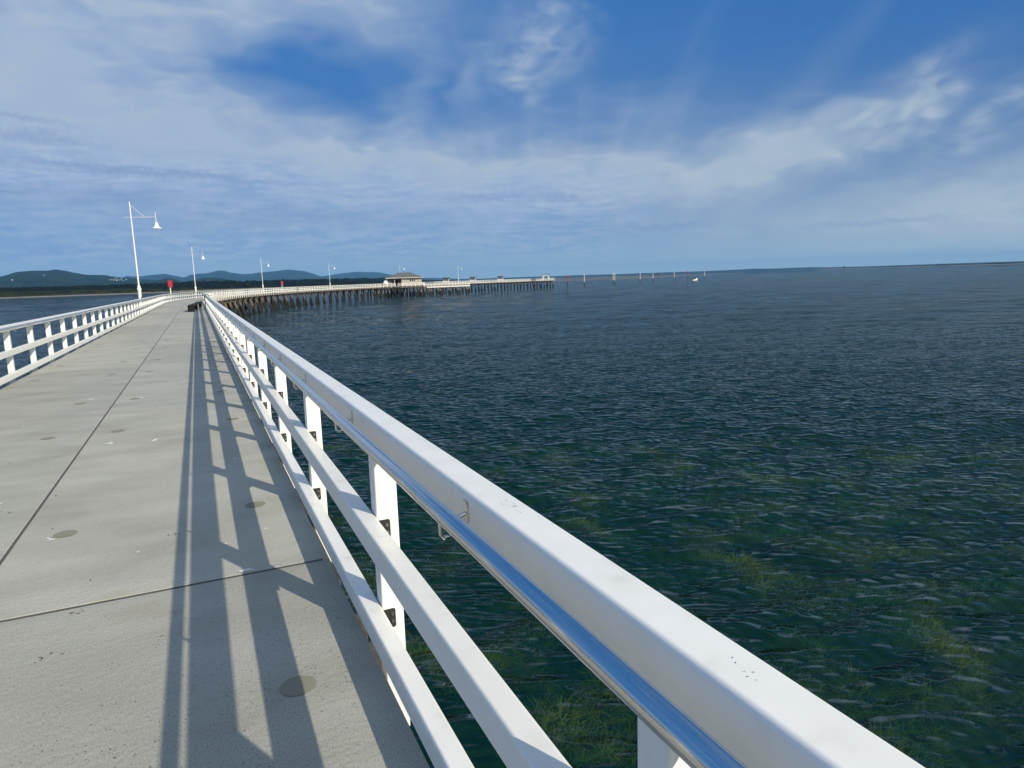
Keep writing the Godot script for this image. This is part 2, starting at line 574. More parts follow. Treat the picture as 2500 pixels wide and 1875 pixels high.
func make_sky() -> Image:
	sky_a.seed = 5
	sky_a.frequency = 1.0
	sky_a.fractal_octaves = 3
	sky_b.seed = 9
	sky_b.frequency = 1.0
	sky_b.fractal_octaves = 5
	sky_b.fractal_gain = 0.44
	sky_c.seed = 14
	sky_c.frequency = 1.0
	sky_c.fractal_octaves = 4
	var w := 4096
	var h := 2048
	var cw := 512
	var ch := 256
	var coarse := PackedFloat32Array()
	coarse.resize(cw * ch * 3)
	for y in ch:
		var el := PI / 2 - (y + 0.5) / ch * PI
		for x in cw:
			var az := (x + 0.5) / cw * TAU
			var c := Vector3(0.10, 0.16, 0.20)
			if el > -0.03:
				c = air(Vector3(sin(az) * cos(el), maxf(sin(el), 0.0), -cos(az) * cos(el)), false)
			var o := (y * cw + x) * 3
			coarse[o] = c.x
			coarse[o + 1] = c.y
			coarse[o + 2] = c.z
	var im := Image.create_from_data(cw, ch, false, Image.FORMAT_RGBF, coarse.to_byte_array())
	im.resize(w, h, Image.INTERPOLATE_BILINEAR)
	var fw := 1024
	var y0 := int(h * (0.5 - 27.0 / 180.0))
	var y1 := int(h * 0.5) + 6
	var x0 := -fw / 2
	var part := PackedFloat32Array()
	part.resize(fw * (y1 - y0) * 3)
	var o := 0
	for y in range(y0, y1):
		var el := PI / 2 - (y + 0.5) / h * PI
		for x in fw:
			var az := (x + x0 + 0.5) / w * TAU
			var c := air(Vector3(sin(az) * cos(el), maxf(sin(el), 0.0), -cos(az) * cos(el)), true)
			part[o] = c.x
			part[o + 1] = c.y
			part[o + 2] = c.z
			o += 3
	var fi := Image.create_from_data(fw, y1 - y0, false, Image.FORMAT_RGBF, part.to_byte_array())
	im.blit_rect(fi, Rect2i(fw / 2, 0, fw / 2, y1 - y0), Vector2i(0, y0))
	im.blit_rect(fi, Rect2i(0, 0, fw / 2, y1 - y0), Vector2i(w - fw / 2, y0))
	return im


# ---------------------------------------------------------------- sea
var swell := []

func sea_setup() -> void:
	var r := RandomNumberGenerator.new()
	r.seed = 4
	var n := 26
	for k in n:
		var len := 0.40 * pow(12.0 / 0.40, float(k) / (n - 1))
		var dir := r.randfn(WIND + (0.4 if len < 1.0 else 0.0), 0.36)
		var amp := 0.0078 * len * (exp(-pow(log(len / 0.8) / 0.6, 2.0)) + 0.44 * minf(1.0, pow(1.3 / len, 0.6)))
		swell.append([cos(dir) * TAU / len, sin(dir) * TAU / len, amp, r.randf() * TAU, len])
	for k in 10:                       # long low waves, seen far out as streaks
		var len := 3.6 * pow(4.5, k / 9.0)
		var dir := r.randfn(WIND + 0.15, 0.55)
		swell.append([cos(dir) * TAU / len, sin(dir) * TAU / len, 0.0015 * len, r.randf() * TAU, len])


func sea_mesh() -> Mesh:
	var rad := PackedFloat32Array()
	var q := 1.5
	while q < 15000.0:
		rad.append(q)
		q += maxf(0.07, 0.0048 * q) if q < 900.0 else q * 0.06
	var ang := PackedFloat32Array()
	var a := -180.0
	while a < 179.99:
		ang.append(deg_to_rad(a))
		a += 0.2 if absf(a) < 62.0 else 3.1
	ang.append(deg_to_rad(180.0))
	var na := ang.size()
	var nr := rad.size()
	var v := PackedVector3Array()
	var nm := PackedVector3Array()
	var uv := PackedVector2Array()
	v.resize(na * nr)
	nm.resize(na * nr)
	uv.resize(na * nr)
	var patch := FastNoiseLite.new()
	patch.seed = 3
	patch.frequency = 0.012
	patch.fractal_octaves = 3
	for ri in nr:
		var rr := rad[ri]
		var dr := maxf(0.07, 0.0048 * rr)
		var waves := []
		for s in swell:
			var fade := clampf((s[4] / dr - 2.6) / 2.0, 0.0, 1.0)
			if fade > 0.0 and rr < 900.0:
				var kk := sqrt(s[0] * s[0] + s[1] * s[1])
				waves.append([s[0], s[1], s[2] * fade, s[3], s[0] / kk, s[1] / kk, kk])
		for ai in na:
			var x := sin(ang[ai]) * rr
			var z := -cos(ang[ai]) * rr
			var h := 0.0
			var sx := 0.0
			var sz := 0.0
			var mx := 0.0
			var mz := 0.0
			var up := 1.0
			if rr < 900.0:
				var g := 1.0 + 0.55 * patch.get_noise_2d(x, z)
				for s in waves:
					var ph: float = s[0] * x + s[1] * z + s[3]
					var am: float = s[2] * g
					var co := cos(ph) * am
					var si := sin(ph) * am
					h += si
					up -= si * s[6] * 1.1
					mx -= co * s[4] * 1.1
					mz -= co * s[5] * 1.1
					sx += co * s[0]
					sz += co * s[1]
			var k := ri * na + ai
			v[k] = Vector3(x + mx, SEA + h, z + mz)
			nm[k] = Vector3(-sx, maxf(up, 0.25), -sz).normalized()
			uv[k] = Vector2(x + 2.2 * sin(z * 0.041 + 1.0 + x * 0.013), z + 2.2 * sin(x * 0.037 + z * 0.017))
	var ix := PackedInt32Array()
	ix.resize((na - 1) * (nr - 1) * 6)
	var o := 0
	for ri in nr - 1:
		for ai in na - 1:
			var k := ri * na + ai
			ix[o] = k
			ix[o + 1] = k + na
			ix[o + 2] = k + na + 1
			ix[o + 3] = k
			ix[o + 4] = k + na + 1
			ix[o + 5] = k + 1
			o += 6
	var arr := []
	arr.resize(Mesh.ARRAY_MAX)
	arr[Mesh.ARRAY_VERTEX] = v
	arr[Mesh.ARRAY_NORMAL] = nm
	arr[Mesh.ARRAY_TEX_UV] = uv
	arr[Mesh.ARRAY_INDEX] = ix
	var m := ArrayMesh.new()
	m.add_surface_from_arrays(Mesh.PRIMITIVE_TRIANGLES, arr)
	return m


func floor_depth(x: float, z: float, f: FastNoiseLite) -> float:
	var off := Vector3(x, 0, z).dot(across)
	return SEA - 1.35 - clampf((off - 4.0) * 0.045, 0.0, 2.2) + f.get_noise_2d(x, z) * 0.55


func sea_floor() -> void:
	var f := FastNoiseLite.new()
	f.seed = 8
	f.frequency = 0.25
	f.fractal_octaves = 4
	var b := MB.new()
	var n := 150
	var step := 0.5
	for iz in n + 1:
		for ix in n + 1:
			var x := -25.0 + ix * step
			var z := 8.0 - iz * step
			var h := floor_depth(x, z, f)
			var e := 0.3
			var nn := Vector3(floor_depth(x - e, z, f) - floor_depth(x + e, z, f), 2 * e, floor_depth(x, z - e, f) - floor_depth(x, z + e, f)).normalized()
			b.vert(Vector3(x, h, z), nn)
	for iz in n:
		for ix in n:
			var k := iz * (n + 1) + ix
			b.tri(k, k + 1, k + n + 2)
			b.tri(k, k + n + 2, k + n + 1)
	struct("sea_bed", b.done(), M.sea_floor)
	var d := MB.new()
	d.quad(Vector3(-15000, SEA - 6.0, 15000), Vector3(15000, SEA - 6.0, 15000), Vector3(15000, SEA - 6.0, -15000), Vector3(-15000, SEA - 6.0, -15000), Vector3.UP, 0.001)
	struct("deep_sea_bed", d.done(), M.sea_floor)
	# weed: short ribbons in tufts, thick in patches
	var patch := FastNoiseLite.new()
	patch.seed = 19
	patch.frequency = 0.42
	patch.fractal_octaves = 4
	var r := RandomNumberGenerator.new()
	r.seed = 6
	var tuft := MB.new()
	tuft.colored = true
	for k in 16:
		var p0 := Vector3(r.randfn(0, 0.09), 0, r.randfn(0, 0.09))
		var lean := Vector3(r.randfn(0.25, 0.4), 0, r.randfn(0.1, 0.4))
		var side := Vector3(1, 0, 0).rotated(Vector3.UP, r.randf() * TAU) * r.randf_range(0.010, 0.024)
		var hgt := r.randf_range(0.5, 1.0)
		var g := r.randf_range(0.6, 1.3)
		tuft.tint = Color(g, g, g)
		var p1 := p0 + Vector3.UP * hgt * 0.6 + lean * hgt * 0.35
		var p2 := p0 + Vector3.UP * hgt * 0.8 + lean * hgt
		var nn := Vector3(0, 1, 0.2).normalized()
		var a := tuft.vert(p0 - side * 0.5, nn)
		tuft.vert(p0 + side * 0.5, nn)
		tuft.vert(p1 - side, nn)
		tuft.vert(p1 + side, nn)
		tuft.vert(p2, nn)
		tuft.tri(a, a + 1, a + 3)
		tuft.tri(a, a + 3, a + 2)
		tuft.tri(a + 2, a + 3, a + 4)
	var xfs := []
	var cols := PackedColorArray()
	for k in 110000:
		var x := r.randf_range(-8, 26)
		var z := r.randf_range(-28, 3)
		if Vector3(x, 0, z).dot(across) < 0.6:
			continue
		var p := patch.get_noise_2d(x, z)
		if p + r.randfn(0, 0.08) < -0.06:
			continue
		var hgt := r.randf_range(0.12, 0.36) * (0.7 + p)
		var bright := clampf(0.30 + 1.9 * p + r.randfn(0, 0.15), 0.08, 1.4)
		var olive := clampf(patch.get_noise_2d(x * 0.6 + 40.0, z * 0.6) * 2.0 + 0.5, 0, 1)
		cols.append(Color(0.020, 0.085, 0.022).lerp(Color(0.135, 0.175, 0.010), olive) * bright)
		xfs.append(Transform3D(Basis(Vector3.UP, r.randf() * TAU).scaled(Vector3(0.42, hgt, 0.42)), Vector3(x, floor_depth(x, z, f) - 0.03, z)))
	scatter("seaweed", "olive green seaweed on the sea bed beside the pier", "seaweed", tuft.done(), xfs, cols)


# ---------------------------------------------------------------- pier
func build_pier() -> void:
	var base := frame(-8.54)
	var pier := thing("pier", "long concrete decked pier bending right on raked timber piles", "pier")
	pier.transform = base
	var inv := base.affine_inverse()
	var mid := -1.24
	var half := [[UL, mid - 0.008], [mid + 0.008, UR]]
	var plug_u := [[-2.88, -1.66], [-0.97, 0.25]]
	var plug := MB.new()
	plug.disc(Vector3.ZERO, 0.072, 0.072, 24)
	var plug_mesh := plug.done()
	var n := 65
	for k in range(-2, n):
		var t0 := 4.0 + SLAB * k
		var t1 := minf(t0 + SLAB, 401.0)
		if t0 > 400.0:
			break
		for s in 2:
			# top with tooled, rounded edges
			var id := "slab%d%s" % [s, "s" if t1 <= T0 + 0.01 else ("a" if t0 >= T0 - 0.01 else "m%d" % k)]
			if t1 - t0 < SLAB - 0.1:
				id += "end"
			if not cache.has(id):
				var b := MB.new()
				var f0 := frame(t0).affine_inverse()
				var us := [half[s][0], half[s][0] + 0.001, half[s][0] + 0.012, half[s][1] - 0.012, half[s][1] - 0.001, half[s][1]]
				var hs := [-0.22, -0.005, 0.0, 0.0, -0.005, -0.22]
				var ts := [0.0, 0.004, 0.014]
				var th := [-0.05, -0.006, 0.0]
				var nt := 4
				for q in nt + 1:
					ts.append(lerpf(0.02, t1 - t0 - 0.041, float(q) / nt))
					th.append(0.0)
				ts.append_array([t1 - t0 - 0.031, t1 - t0 - 0.021, t1 - t0 - 0.020])
				th.append_array([0.0, -0.006, -0.05])
				var nu := 6
				for a in ts.size():
					for c in nu:
						var p := f0 * place(us[c], t0 + ts[a], minf(hs[c], th[a]))
						var nn := Vector3.UP
						if c <= 1:
							nn.x = -0.7 - (1 - c)
						if c >= 4:
							nn.x = 0.7 + (c - 4)
						if a <= 1:
							nn.z = 0.8 + (1 - a)
						if a >= ts.size() - 2:
							nn.z = -0.8
						b.vert(p, nn.normalized(), Vector2(ts[a], us[c]))
				for a in ts.size() - 1:
					for c in nu - 1:
						var i := a * nu + c
						b.tri(i, i + 1, i + nu + 1)
						b.tri(i, i + nu + 1, i + nu)
				cache[id] = b.done()
			var slab := obj("deck_slab", cache[id], M["concrete_%d" % posmod(k * 7 + s * 2, 3)], pier, inv * frame(t0))
			if k > -2 and k < 14:
				for dt in [1.28, 4.98]:
					for pu in plug_u[s]:
						obj("grout_plug", plug_mesh, M.grout_plug, slab, Transform3D(Basis(), Vector3(pu - UR + rng.randf_range(-0.03, 0.03), 0.003, -dt)))
	# timber under the slabs
	var bed := MB.rrect(UL + 0.03, UR - 0.03, -0.40, -0.0045, 0.003, 1)
	var edge_r := MB.rrect(UR + 0.002, UR + 0.066, -0.60, -0.16, 0.008, 1)
	var edge_l := MB.rrect(UL - 0.066, UL - 0.002, -0.60, -0.16, 0.008, 1)
	var cap := MB.new()
	cap.box(Vector3((UL + UR) / 2 - UR, -0.80, 0), Vector3(4.46, 0.36, 0.36), 0, 0.02)
	cap.box(Vector3((UL + UR) / 2 - UR, -0.50, 0), Vector3(4.1, 0.20, 0.30), 0, 0.02)
	var cap_mesh := cap.done()
	var pile_r := []
	for k in 3:
		pile_r.append(pile_mesh(1.0 - 0.07 * k, k))
	var pile_v := [pile_mesh(0.25, 5), pile_mesh(-0.1, 6)]
	for k in range(0, n):
		var t0 := 4.0 + SLAB * k
		if t0 > 399.5:
			break
		var t1 := minf(t0 + SLAB, 401.0)
		run_part(pier, "deck_soffit", bed, t0, t1, M.joint_filler, "bed")
		run_part(pier, "edge_beam", edge_r, t0, t1 - 0.01, M.weathered_timber, "edge_r")
		run_part(pier, "edge_beam", edge_l, t0, t1 - 0.01, M.weathered_timber, "edge_l")
	for k in 77:
		var tb := 4.0 + 5.2 * k + rng.randf_range(-0.15, 0.15)
		var f := inv * frame(tb)
		obj("cross_beam", cap_mesh, M.weathered_timber, pier, f)
		var turn := Basis(Vector3.UP, rng.randf_range(-0.12, 0.12))
		obj("pile", pile_r[k % 3], M.pile_timber, pier, f * Transform3D(turn, Vector3(-0.25, 0, 0)))
		obj("pile", pile_v[k % 2], M.pile_timber, pier, f * Transform3D(turn * Basis(Vector3.UP, PI), Vector3(UL - UR + 0.35, 0, 0.1)))
		if k > 10:
			obj("pile", pile_v[1 - k % 2], M.pile_timber, pier, f * Transform3D(Basis(Vector3.UP, 0.5), Vector3(-1.9, 0, -0.3)))
	for k in [-2, -1]:
		run_part(pier, "deck_soffit", bed, 4.0 + SLAB * k, 4.0 + SLAB * (k + 1), M.joint_filler, "bed")


func pile_mesh(lean: float, seed_: int) -> Mesh:   # raked outwards (+x) as it goes down
	var r := RandomNumberGenerator.new()
	r.seed = 100 + seed_
	var b := MB.new()
	b.colored = true
	var sides := 12
	var wet := -1.7 + r.randf_range(-0.3, 0.3)
	var hs := [-0.97, -1.3, -1.6, -1.9, -2.1, -2.4, -2.8, -3.3, -3.8, -4.6]
	for j in hs.size():
		var h: float = hs[j]
		var x := lean * (-h - 0.97) / 2.8
		for k in sides + 1:
			var an := TAU * (k % sides) / sides
			var o := Vector3(cos(an), 0, sin(an))
			var rad := 0.275 + 0.012 * sin(an * 3.0 + seed_ * 2.0 + h) + (0.03 if h < -2.3 else 0.0)
			var mixw := clampf((wet + 0.25 * sin(an * 2.0 + seed_) - h) * 2.2, 0.0, 1.0)
			b.tint = Color(0.19, 0.15, 0.11).lerp(Color(0.022, 0.02, 0.015), mixw)
			b.vert(Vector3(x, h, 0) + o * rad, o, Vector2(float(k) / sides, h))
	for j in hs.size() - 1:
		for k in sides:
			var a := j * (sides + 1) + k
			b.tri(a, a + 1, a + sides + 2)
			b.tri(a, a + sides + 2, a + sides + 1)
	return b.done()


# rails, posts and the steel handrail of one stretch; side +1: right edge of the deck, -1: left
func build_railing(label: String, side: int, first: int, last: int, shift: float, detail_to: int, handrail_: bool = true) -> Node3D:
	var pitch := POST if side > 0 else 1.985
	var t_start := POST0 + shift + pitch * first
	var root := thing("railing", label, "railing")
	root.transform = frame(t_start)
	var inv := root.transform.affine_inverse()
	var m := func(a: float) -> float: return a if side > 0 else UL + UR - a       # mirror about the deck's middle
	var prof := func(a: float, b: float, h0: float, h1: float, r: float, seg: int) -> Array:
		return MB.rrect(minf(m.call(a), m.call(b)), maxf(m.call(a), m.call(b)), h0, h1, r, seg)
	var bottom: Array = prof.call(0.558, 0.637, 0.055, 0.160, 0.012, 3)
	var middle: Array = prof.call(0.558, 0.637, 0.480, 0.590, 0.012, 3)
	var top: Array = prof.call(0.636, 0.742, 0.925, 1.032, 0.014, 3)
	var pipe := []
	for q in MB.circle(0.025, 20):
		pipe.append(Vector4(q.x + m.call(0.556), q.y + 0.988, q.z, q.w))
	var post := MB.new()
	var pc: float = m.call(0.689) - UR
	post.sweep(MB.rrect(pc - 0.05, pc + 0.05, -0.10, 0.0, 0.009, 3), [[Vector3(0, -0.47, 0), Vector3.RIGHT, Vector3.BACK], [Vector3(0, 0.924, 0), Vector3.RIGHT, Vector3.BACK]])
	var post_mesh := post.done()
	var plate := MB.new()
	var lo := minf(m.call(0.6375), m.call(0.697)) - UR
	var hi := maxf(m.call(0.6375), m.call(0.697)) - UR
	plate.sweep(MB.rrect(lo, hi, -0.045, 0.045, 0.008, 2), [[Vector3(0, 0, 0.001), Vector3.RIGHT, Vector3.UP], [Vector3(0, 0, 0.007), Vector3.RIGHT, Vector3.UP]])
	var e: float = m.call(0.6385) - UR
	plate.box(Vector3(e + 0.003 * side, 0, 0.035), Vector3(0.005, 0.09, 0.06), 0, 0.001)
	var plate_mesh := plate.done()
	var bolt := MB.new()
	for q in [0.02, -0.015]:
		bolt.tube([Vector3(m.call(0.682) - UR, q, 0.007), Vector3(m.call(0.682) - UR, q, 0.013)], [0.0075], 8)
	var bolt_mesh := bolt.done()
	# a bent rod from the top rail's face down and under the handrail
	var hook := MB.new()
	var pts := []
	for q in [[0.632, 0.968], [0.612, 0.962], [0.600, 0.945], [0.594, 0.925], [0.582, 0.911], [0.566, 0.909], [0.557, 0.920], [0.556, 0.965]]:
		pts.append(Vector3(m.call(q[0]) - UR, q[1], 0))
	hook.tube(pts, [0.0065], 8)
	hook.box(Vector3(m.call(0.6335) - UR, 0.975, 0), Vector3(0.005, 0.062, 0.032), 0, 0.002)
	var hook_mesh := hook.done()
	var t_end := POST0 + shift + pitch * (last - 1) + 0.13
	for rail in [["bottom_rail", bottom, 3, -0.13], ["middle_rail", middle, 6, -0.15 - pitch], ["top_rail", top, 6, -0.13], ["handrail", pipe, 6, 0.9]]:
		if rail[0] == "handrail" and not handrail_:
			continue
		var t := t_start - 0.13
		var nxt: float = t_start + rail[3] + pitch * rail[2]
		while t < t_end - 0.05:
			var t1 := minf(nxt, t_end)
			run_part(root, rail[0], rail[1], t, t1 - (0.0 if rail[0] == "handrail" else 0.0025), M.stainless_steel if rail[0] == "handrail" else M.white_paint, "%s%d" % [rail[0], side])
			t = t1
			nxt += pitch * rail[2]
	for j in range(first, last):
		var tj := POST0 + shift + pitch * j
		var f := inv * frame(tj)
		var po := obj("post", post_mesh, M.white_paint, root, f)
		if j < detail_to:
			for h in [0.108, 0.535]:
				var pl := obj("angle_bracket", plate_mesh, M.black_plate, po, Transform3D(Basis(), Vector3(0, h - 0.012, 0)))
				if j < 12 and side > 0:
					pass
				if j < 16:
					var bo := obj("bolt", bolt_mesh, M.bolt_steel, po, Transform3D(Basis(), Vector3(0, h - 0.012, 0)))
	if handrail_ and detail_to > 0:
		for j in 60:
			var th := 0.17 + 1.565 * (j + int((t_start - 0.17) / 1.565) + 1)
			obj("handrail_hook", hook_mesh, M.stainless_steel, root, inv * frame(th))
	return root


# straight railing between two points, for the landing and the platform
func small_railing(label: String, pts: Array, called := "railing", spacing := 2.0, group := "") -> Node3D:
	var root := thing(called, label, "railing", pts[0], 0, group)
	var o: Vector3 = pts[0]
	for k in pts.size() - 1:
		var a: Vector3 = pts[k] - o
		var b: Vector3 = pts[k + 1] - o
		for h in [[0.108, 0.105], [0.535, 0.11], [0.978, 0.107]]:
			var bb := MB.new()
			bb.bar(a + Vector3.UP * h[0], b + Vector3.UP * h[0], 0.09, h[1], Vector3.UP, 0.01)
			obj(["bottom_rail", "middle_rail", "top_rail"][[0.108, 0.535, 0.978].find(h[0])], bb.done(), M.white_paint, root)
		var n := maxi(1, int(round(a.distance_to(b) / spacing)))
		for j in n + 1:
			if k > 0 and j == 0:
				continue
			var p := a.lerp(b, float(j) / n)
			if not cache.has("small_post"):
				var mb := MB.new()
				mb.box(Vector3(0, 0.235, 0), Vector3(0.11, 1.37, 0.11), 0, 0.008)
				cache["small_post"] = mb.done()
			var d := (b - a).normalized()
			obj("post", cache["small_post"], M.white_paint, root, Transform3D(Basis(Vector3.UP, atan2(d.x, d.z)), p + d.cross(Vector3.UP).normalized() * 0.1))
	return root


# ---------------------------------------------------------------- on the pier
func build_lamps() -> void:
	var spots := [[60.5, "nearest and tallest looking white lamp post, behind the left railing", 0], [124.4, "second white lamp post along the pier, right of the near red cabinet", 0], [178.3, "third white lamp post, standing before the dark wood and the middle blue hill", 0],
		[230.1, "fourth white lamp post, faint before the blue hill left of the shed", 0], [284.8, "white lamp post standing at the shed's porch", 0], [330.4, "small pale lamp post beyond the shed among the shelters", 0]]
	var first: Node3D = null
	for s in spots:
		var at := place(-4.0, s[0], -0.3)
		var turn := frame(s[0]).basis.get_euler().y
		if s[0] > 100:
			turn = 0.0
		if s[0] < 70:
			turn = deg_to_rad(14)
		if first == null:
			first = thing("lamp_post", s[1], "lamp post", at, turn, "white lamp posts along the left of the pier")
			var b := MB.new()
			b.lathe([Vector2(0.13, 0), Vector2(0.12, 1.85), Vector2(0.15, 1.88), Vector2(0.16, 1.95), Vector2(0.15, 2.02), Vector2(0.11, 2.06), Vector2(0.10, 2.2), Vector2(0.075, 2.28)])
			obj("base", b.done(), M.white_paint, first)
			b = MB.new()
			b.lathe([Vector2(0.058, 2.26), Vector2(0.05, 5.0), Vector2(0.036, 8.55), Vector2(0.0, 8.56)], Vector3.ZERO, 12)
			obj("pole", b.done(), M.white_paint, first)
			b = MB.new()
			b.tube([Vector3(-0.5, 7.40, 0), Vector3(1.72, 7.40, 0)], [0.015], 8)
			obj("arm", b.done(), M.white_paint, first)
			b = MB.new()
			b.tube([Vector3(0.05, 8.28, 0), Vector3(0.95, 7.42, 0)], [0.011], 6)
			obj("brace", b.done(), M.white_paint, first)
			b = MB.new()
			b.tube([Vector3(1.72, 7.78, 0), Vector3(1.72, 6.98, 0)], [0.016, 0.024], 8)
			obj("hanger", b.done(), M.white_paint, first)
			b = MB.new()
			b.lathe([Vector2(0.0, 7.02), Vector2(0.09, 7.0), Vector2(0.12, 6.96), Vector2(0.15, 6.76), Vector2(0.2, 6.66), Vector2(0.33, 6.58), Vector2(0.36, 6.53), Vector2(0.33, 6.54), Vector2(0.1, 6.7), Vector2(0.0, 6.72)], Vector3(1.72, 0, 0), 20)
			obj("lamp_shade", b.done(), M.white_paint, first)
		else:
			copy(first, at, turn, s[1])
	# red cabinets on posts
	var cab: Node3D = null
	for s in [[97.5, "nearer red lifebuoy cabinet on a pale post behind the left railing"], [192.0, "farther red lifebuoy cabinet, small before the dark wood"]]:
		var at := place(-3.62, s[0], -0.3)
		var turn := frame(s[0]).basis.get_euler().y + 0.5
		if cab:
			copy(cab, at, turn, s[1])
			continue
		cab = thing("lifebuoy_cabinet", s[1], "cabinet", at, turn, "red lifebuoy cabinets")
		var b := MB.new()
		b.box(Vector3(0, 1.1, 0), Vector3(0.12, 2.2, 0.12), 0, 0.01)
		obj("post", b.done(), M.pale_trim, cab)
		b = MB.new()
		b.box(Vector3(0, 2.52, 0), Vector3(0.56, 0.82, 0.3), 0, 0.03)
		obj("case", b.done(), M.red_paint, cab)
		b = MB.new()
		b.box(Vector3(0.283, 2.52, 0), Vector3(0.012, 0.7, 0.06), 0, 0.003)
		obj("edge_strip", b.done(), M.white_paint, cab)
		b = MB.new()
		b.box(Vector3(0.0, 2.52, 0.156), Vector3(0.48, 0.72, 0.016), 0, 0.006)
		obj("door", b.done(), M.red_paint, cab)
	# curved dark bench
	var bench := thing("bench", "curved dark timber bench on the deck beside the right railing", "bench", place(-0.42, 51.6))
	var o := bench.position
	var fr := []
	for k in 9:
		var q := k / 8.0
		var t := 51.7 + 11.0 * q
		fr.append([place(-0.42 + 0.62 * q, t) - o, frame(t).basis.x, Vector3.UP])
	var sb := MB.new()
	for k in 4:
		sb = MB.new()
		sb.sweep(MB.rrect(-0.2 + k * 0.101, -0.105 + k * 0.101, 0.40, 0.47, 0.008, 1), fr)
		obj("slat", sb.done(), M.dark_timber, bench)
	for k in [0, 4, 8]:
		sb = MB.new()
		var c: Vector3 = fr[k][0]
		sb.bar(c + along * 0.14, c + along * 0.14 + Vector3.UP * 0.398, 0.38 if k == 0 else 0.22, 0.24 if k == 0 else 0.1, Vector3.UP, 0.01)
		obj("leg", sb.done(), M.dark_timber, bench)
	# boarding ladders: dark stiles through the railing, rungs down to the water
	for s in [[0.79, 55.2, "dark steel ladder at the right railing beyond the bench"], [-3.45, 57.3, "dark steel ladder rail at the left railing near the first lamp"], [0.79, 191.0, "dark steel ladder down the far bend to the water"]]:
		var l := thing("ladder", s[2], "ladder", place(s[0], s[1]), frame(s[1]).basis.get_euler().y, "boarding ladders on the pier")
		for x in [-0.21, 0.21]:
			var b := MB.new()
			b.tube([Vector3(0.02, -4.2, x), Vector3(0.02, 1.0, x), Vector3(-0.05, 1.12, x), Vector3(-0.16, 1.14, x), Vector3(-0.27, 1.0, x), Vector3(-0.27, 0.1, x)], [0.028], 8)
			obj("stile", b.done(), M.dark_steel, l)
		for y in 12:
			var b := MB.new()
			b.tube([Vector3(0.02, -3.9 + y * 0.3, -0.21), Vector3(0.02, -3.9 + y * 0.3, 0.21)], [0.016], 6)
			obj("rung", b.done(), M.dark_steel, l)
	# bird droppings, leaf bits and flat dark flecks for shade in small pits on the concrete
	var dr := MB.new()
	var fl := MB.new()
	var pt := MB.new()
	for k in 110:
		var t := 4.0 + 55.0 * pow(rng.randf(), 1.4)
		var u := rng.randf_range(UL + 0.1, UR - 0.1)
		var r := rng.randf_range(0.005, 0.02) * (1.4 if rng.randf() < 0.15 else 1.0)
		dr.disc(place(u, t, 0.002), r, r * rng.randf_range(0.4, 1.0), 9, 0.35, rng.randf() * TAU, rng)
	for p in [[-1.02, 5.2, 0.03], [-1.55, 6.3, 0.035], [-0.55, 8.2, 0.05], [-0.98, 8.3, 0.05], [0.06, 6.5, 0.04], [0.12, 4.05, 0.035], [-1.6, 11.9, 0.06], [-0.9, 11.6, 0.05]]:
		for q in 3:
			dr.disc(place(p[0] + rng.randf_range(-0.03, 0.03), p[1] + rng.randf_range(-0.03, 0.03), 0.003 + 0.001 * q), p[2] * rng.randf_range(0.4, 1.0), p[2] * 0.35, 9, 0.4, rng.randf() * TAU, rng)
	for k in 70:
		var t := 2.2 + 40.0 * pow(rng.randf(), 1.6)
		var u := rng.randf_range(UL + 0.1, UR - 0.1)
		fl.disc(place(u, t, 0.002), rng.randf_range(0.004, 0.018), rng.randf_range(0.002, 0.006), 7, 0.3, rng.randf() * TAU, rng)
	for p in [[-0.78, 3.46], [-0.72, 3.9], [-1.45, 6.05], [-0.28, 4.9], [-1.4, 7.9]]:
		for q in 6:
			fl.disc(place(p[0] + rng.randfn(0, 0.03), p[1] + rng.randfn(0, 0.02), 0.0022 + 0.0002 * q), rng.randf_range(0.003, 0.012), rng.randf_range(0.002, 0.005), 7, 0.3, rng.randf() * TAU, rng)
	var nz := FastNoiseLite.new()
	nz.seed = 2
	nz.frequency = 0.9
	for k in 9000:
		var t := rng.randf_range(-0.5, 3.9)
		var u := rng.randf_range(-2.6, UR - 0.05)
		if nz.get_noise_2d(t, u) * 1.3 + rng.randf() < 0.62:
			continue
		if t > 3.2 and rng.randf() < (t - 3.2) / 0.7:
			continue
		var r := rng.randf_range(0.0012, 0.0038)
		pt.disc(place(u, t, 0.0012), r, r * rng.randf_range(0.5, 1.0), 6, 0.2, rng.randf() * TAU, rng)
	var st := obj("bird_droppings", dr.done(), M.dropping)
	tag(st, "white flecks of bird droppings scattered over the concrete deck", "droppings").set_meta("kind", "stuff")
	st = obj("leaf_litter", fl.done(), M.dark_fleck)
	tag(st, "small dark flecks of litter scattered over the concrete deck", "litter").set_meta("kind", "stuff")
	st = obj("pit_shade_flecks", pt.done(), M.pit_shade)
	tag(st, "flat dark flecks for the shade of pits in the nearest slab's worn concrete", "pits").set_meta("kind", "stuff")
	# scuffs on the rails' paint
	var sc := MB.new()
	for p in [[0.70, 1.57, 1.0325, 22, 0.03], [0.60, 2.64, 0.5905, 10, 0.02], [0.71, 2.42, 1.0325, 2, 0.008], [0.71, 4.6, 1.0325, 3, 0.012], [0.69, 0.72, 1.0325, 6, 0.02], [0.6, 1.9, 0.5905, 1, 0.005]]:
		for q in p[3]:
			sc.disc(place(p[0] + rng.randfn(0, 0.012), p[1] + rng.randfn(0, p[4]), p[2] + 0.0001 * q), rng.randf_range(0.0008, 0.0022), rng.randf_range(0.0006, 0.0014), 6, 0.3, rng.randf() * TAU, rng)
	st = obj("paint_scuffs", sc.done(), M.dark_fleck)
	tag(st, "small dark scuff marks on the white paint of the right railing", "scuffs").set_meta("kind", "stuff")


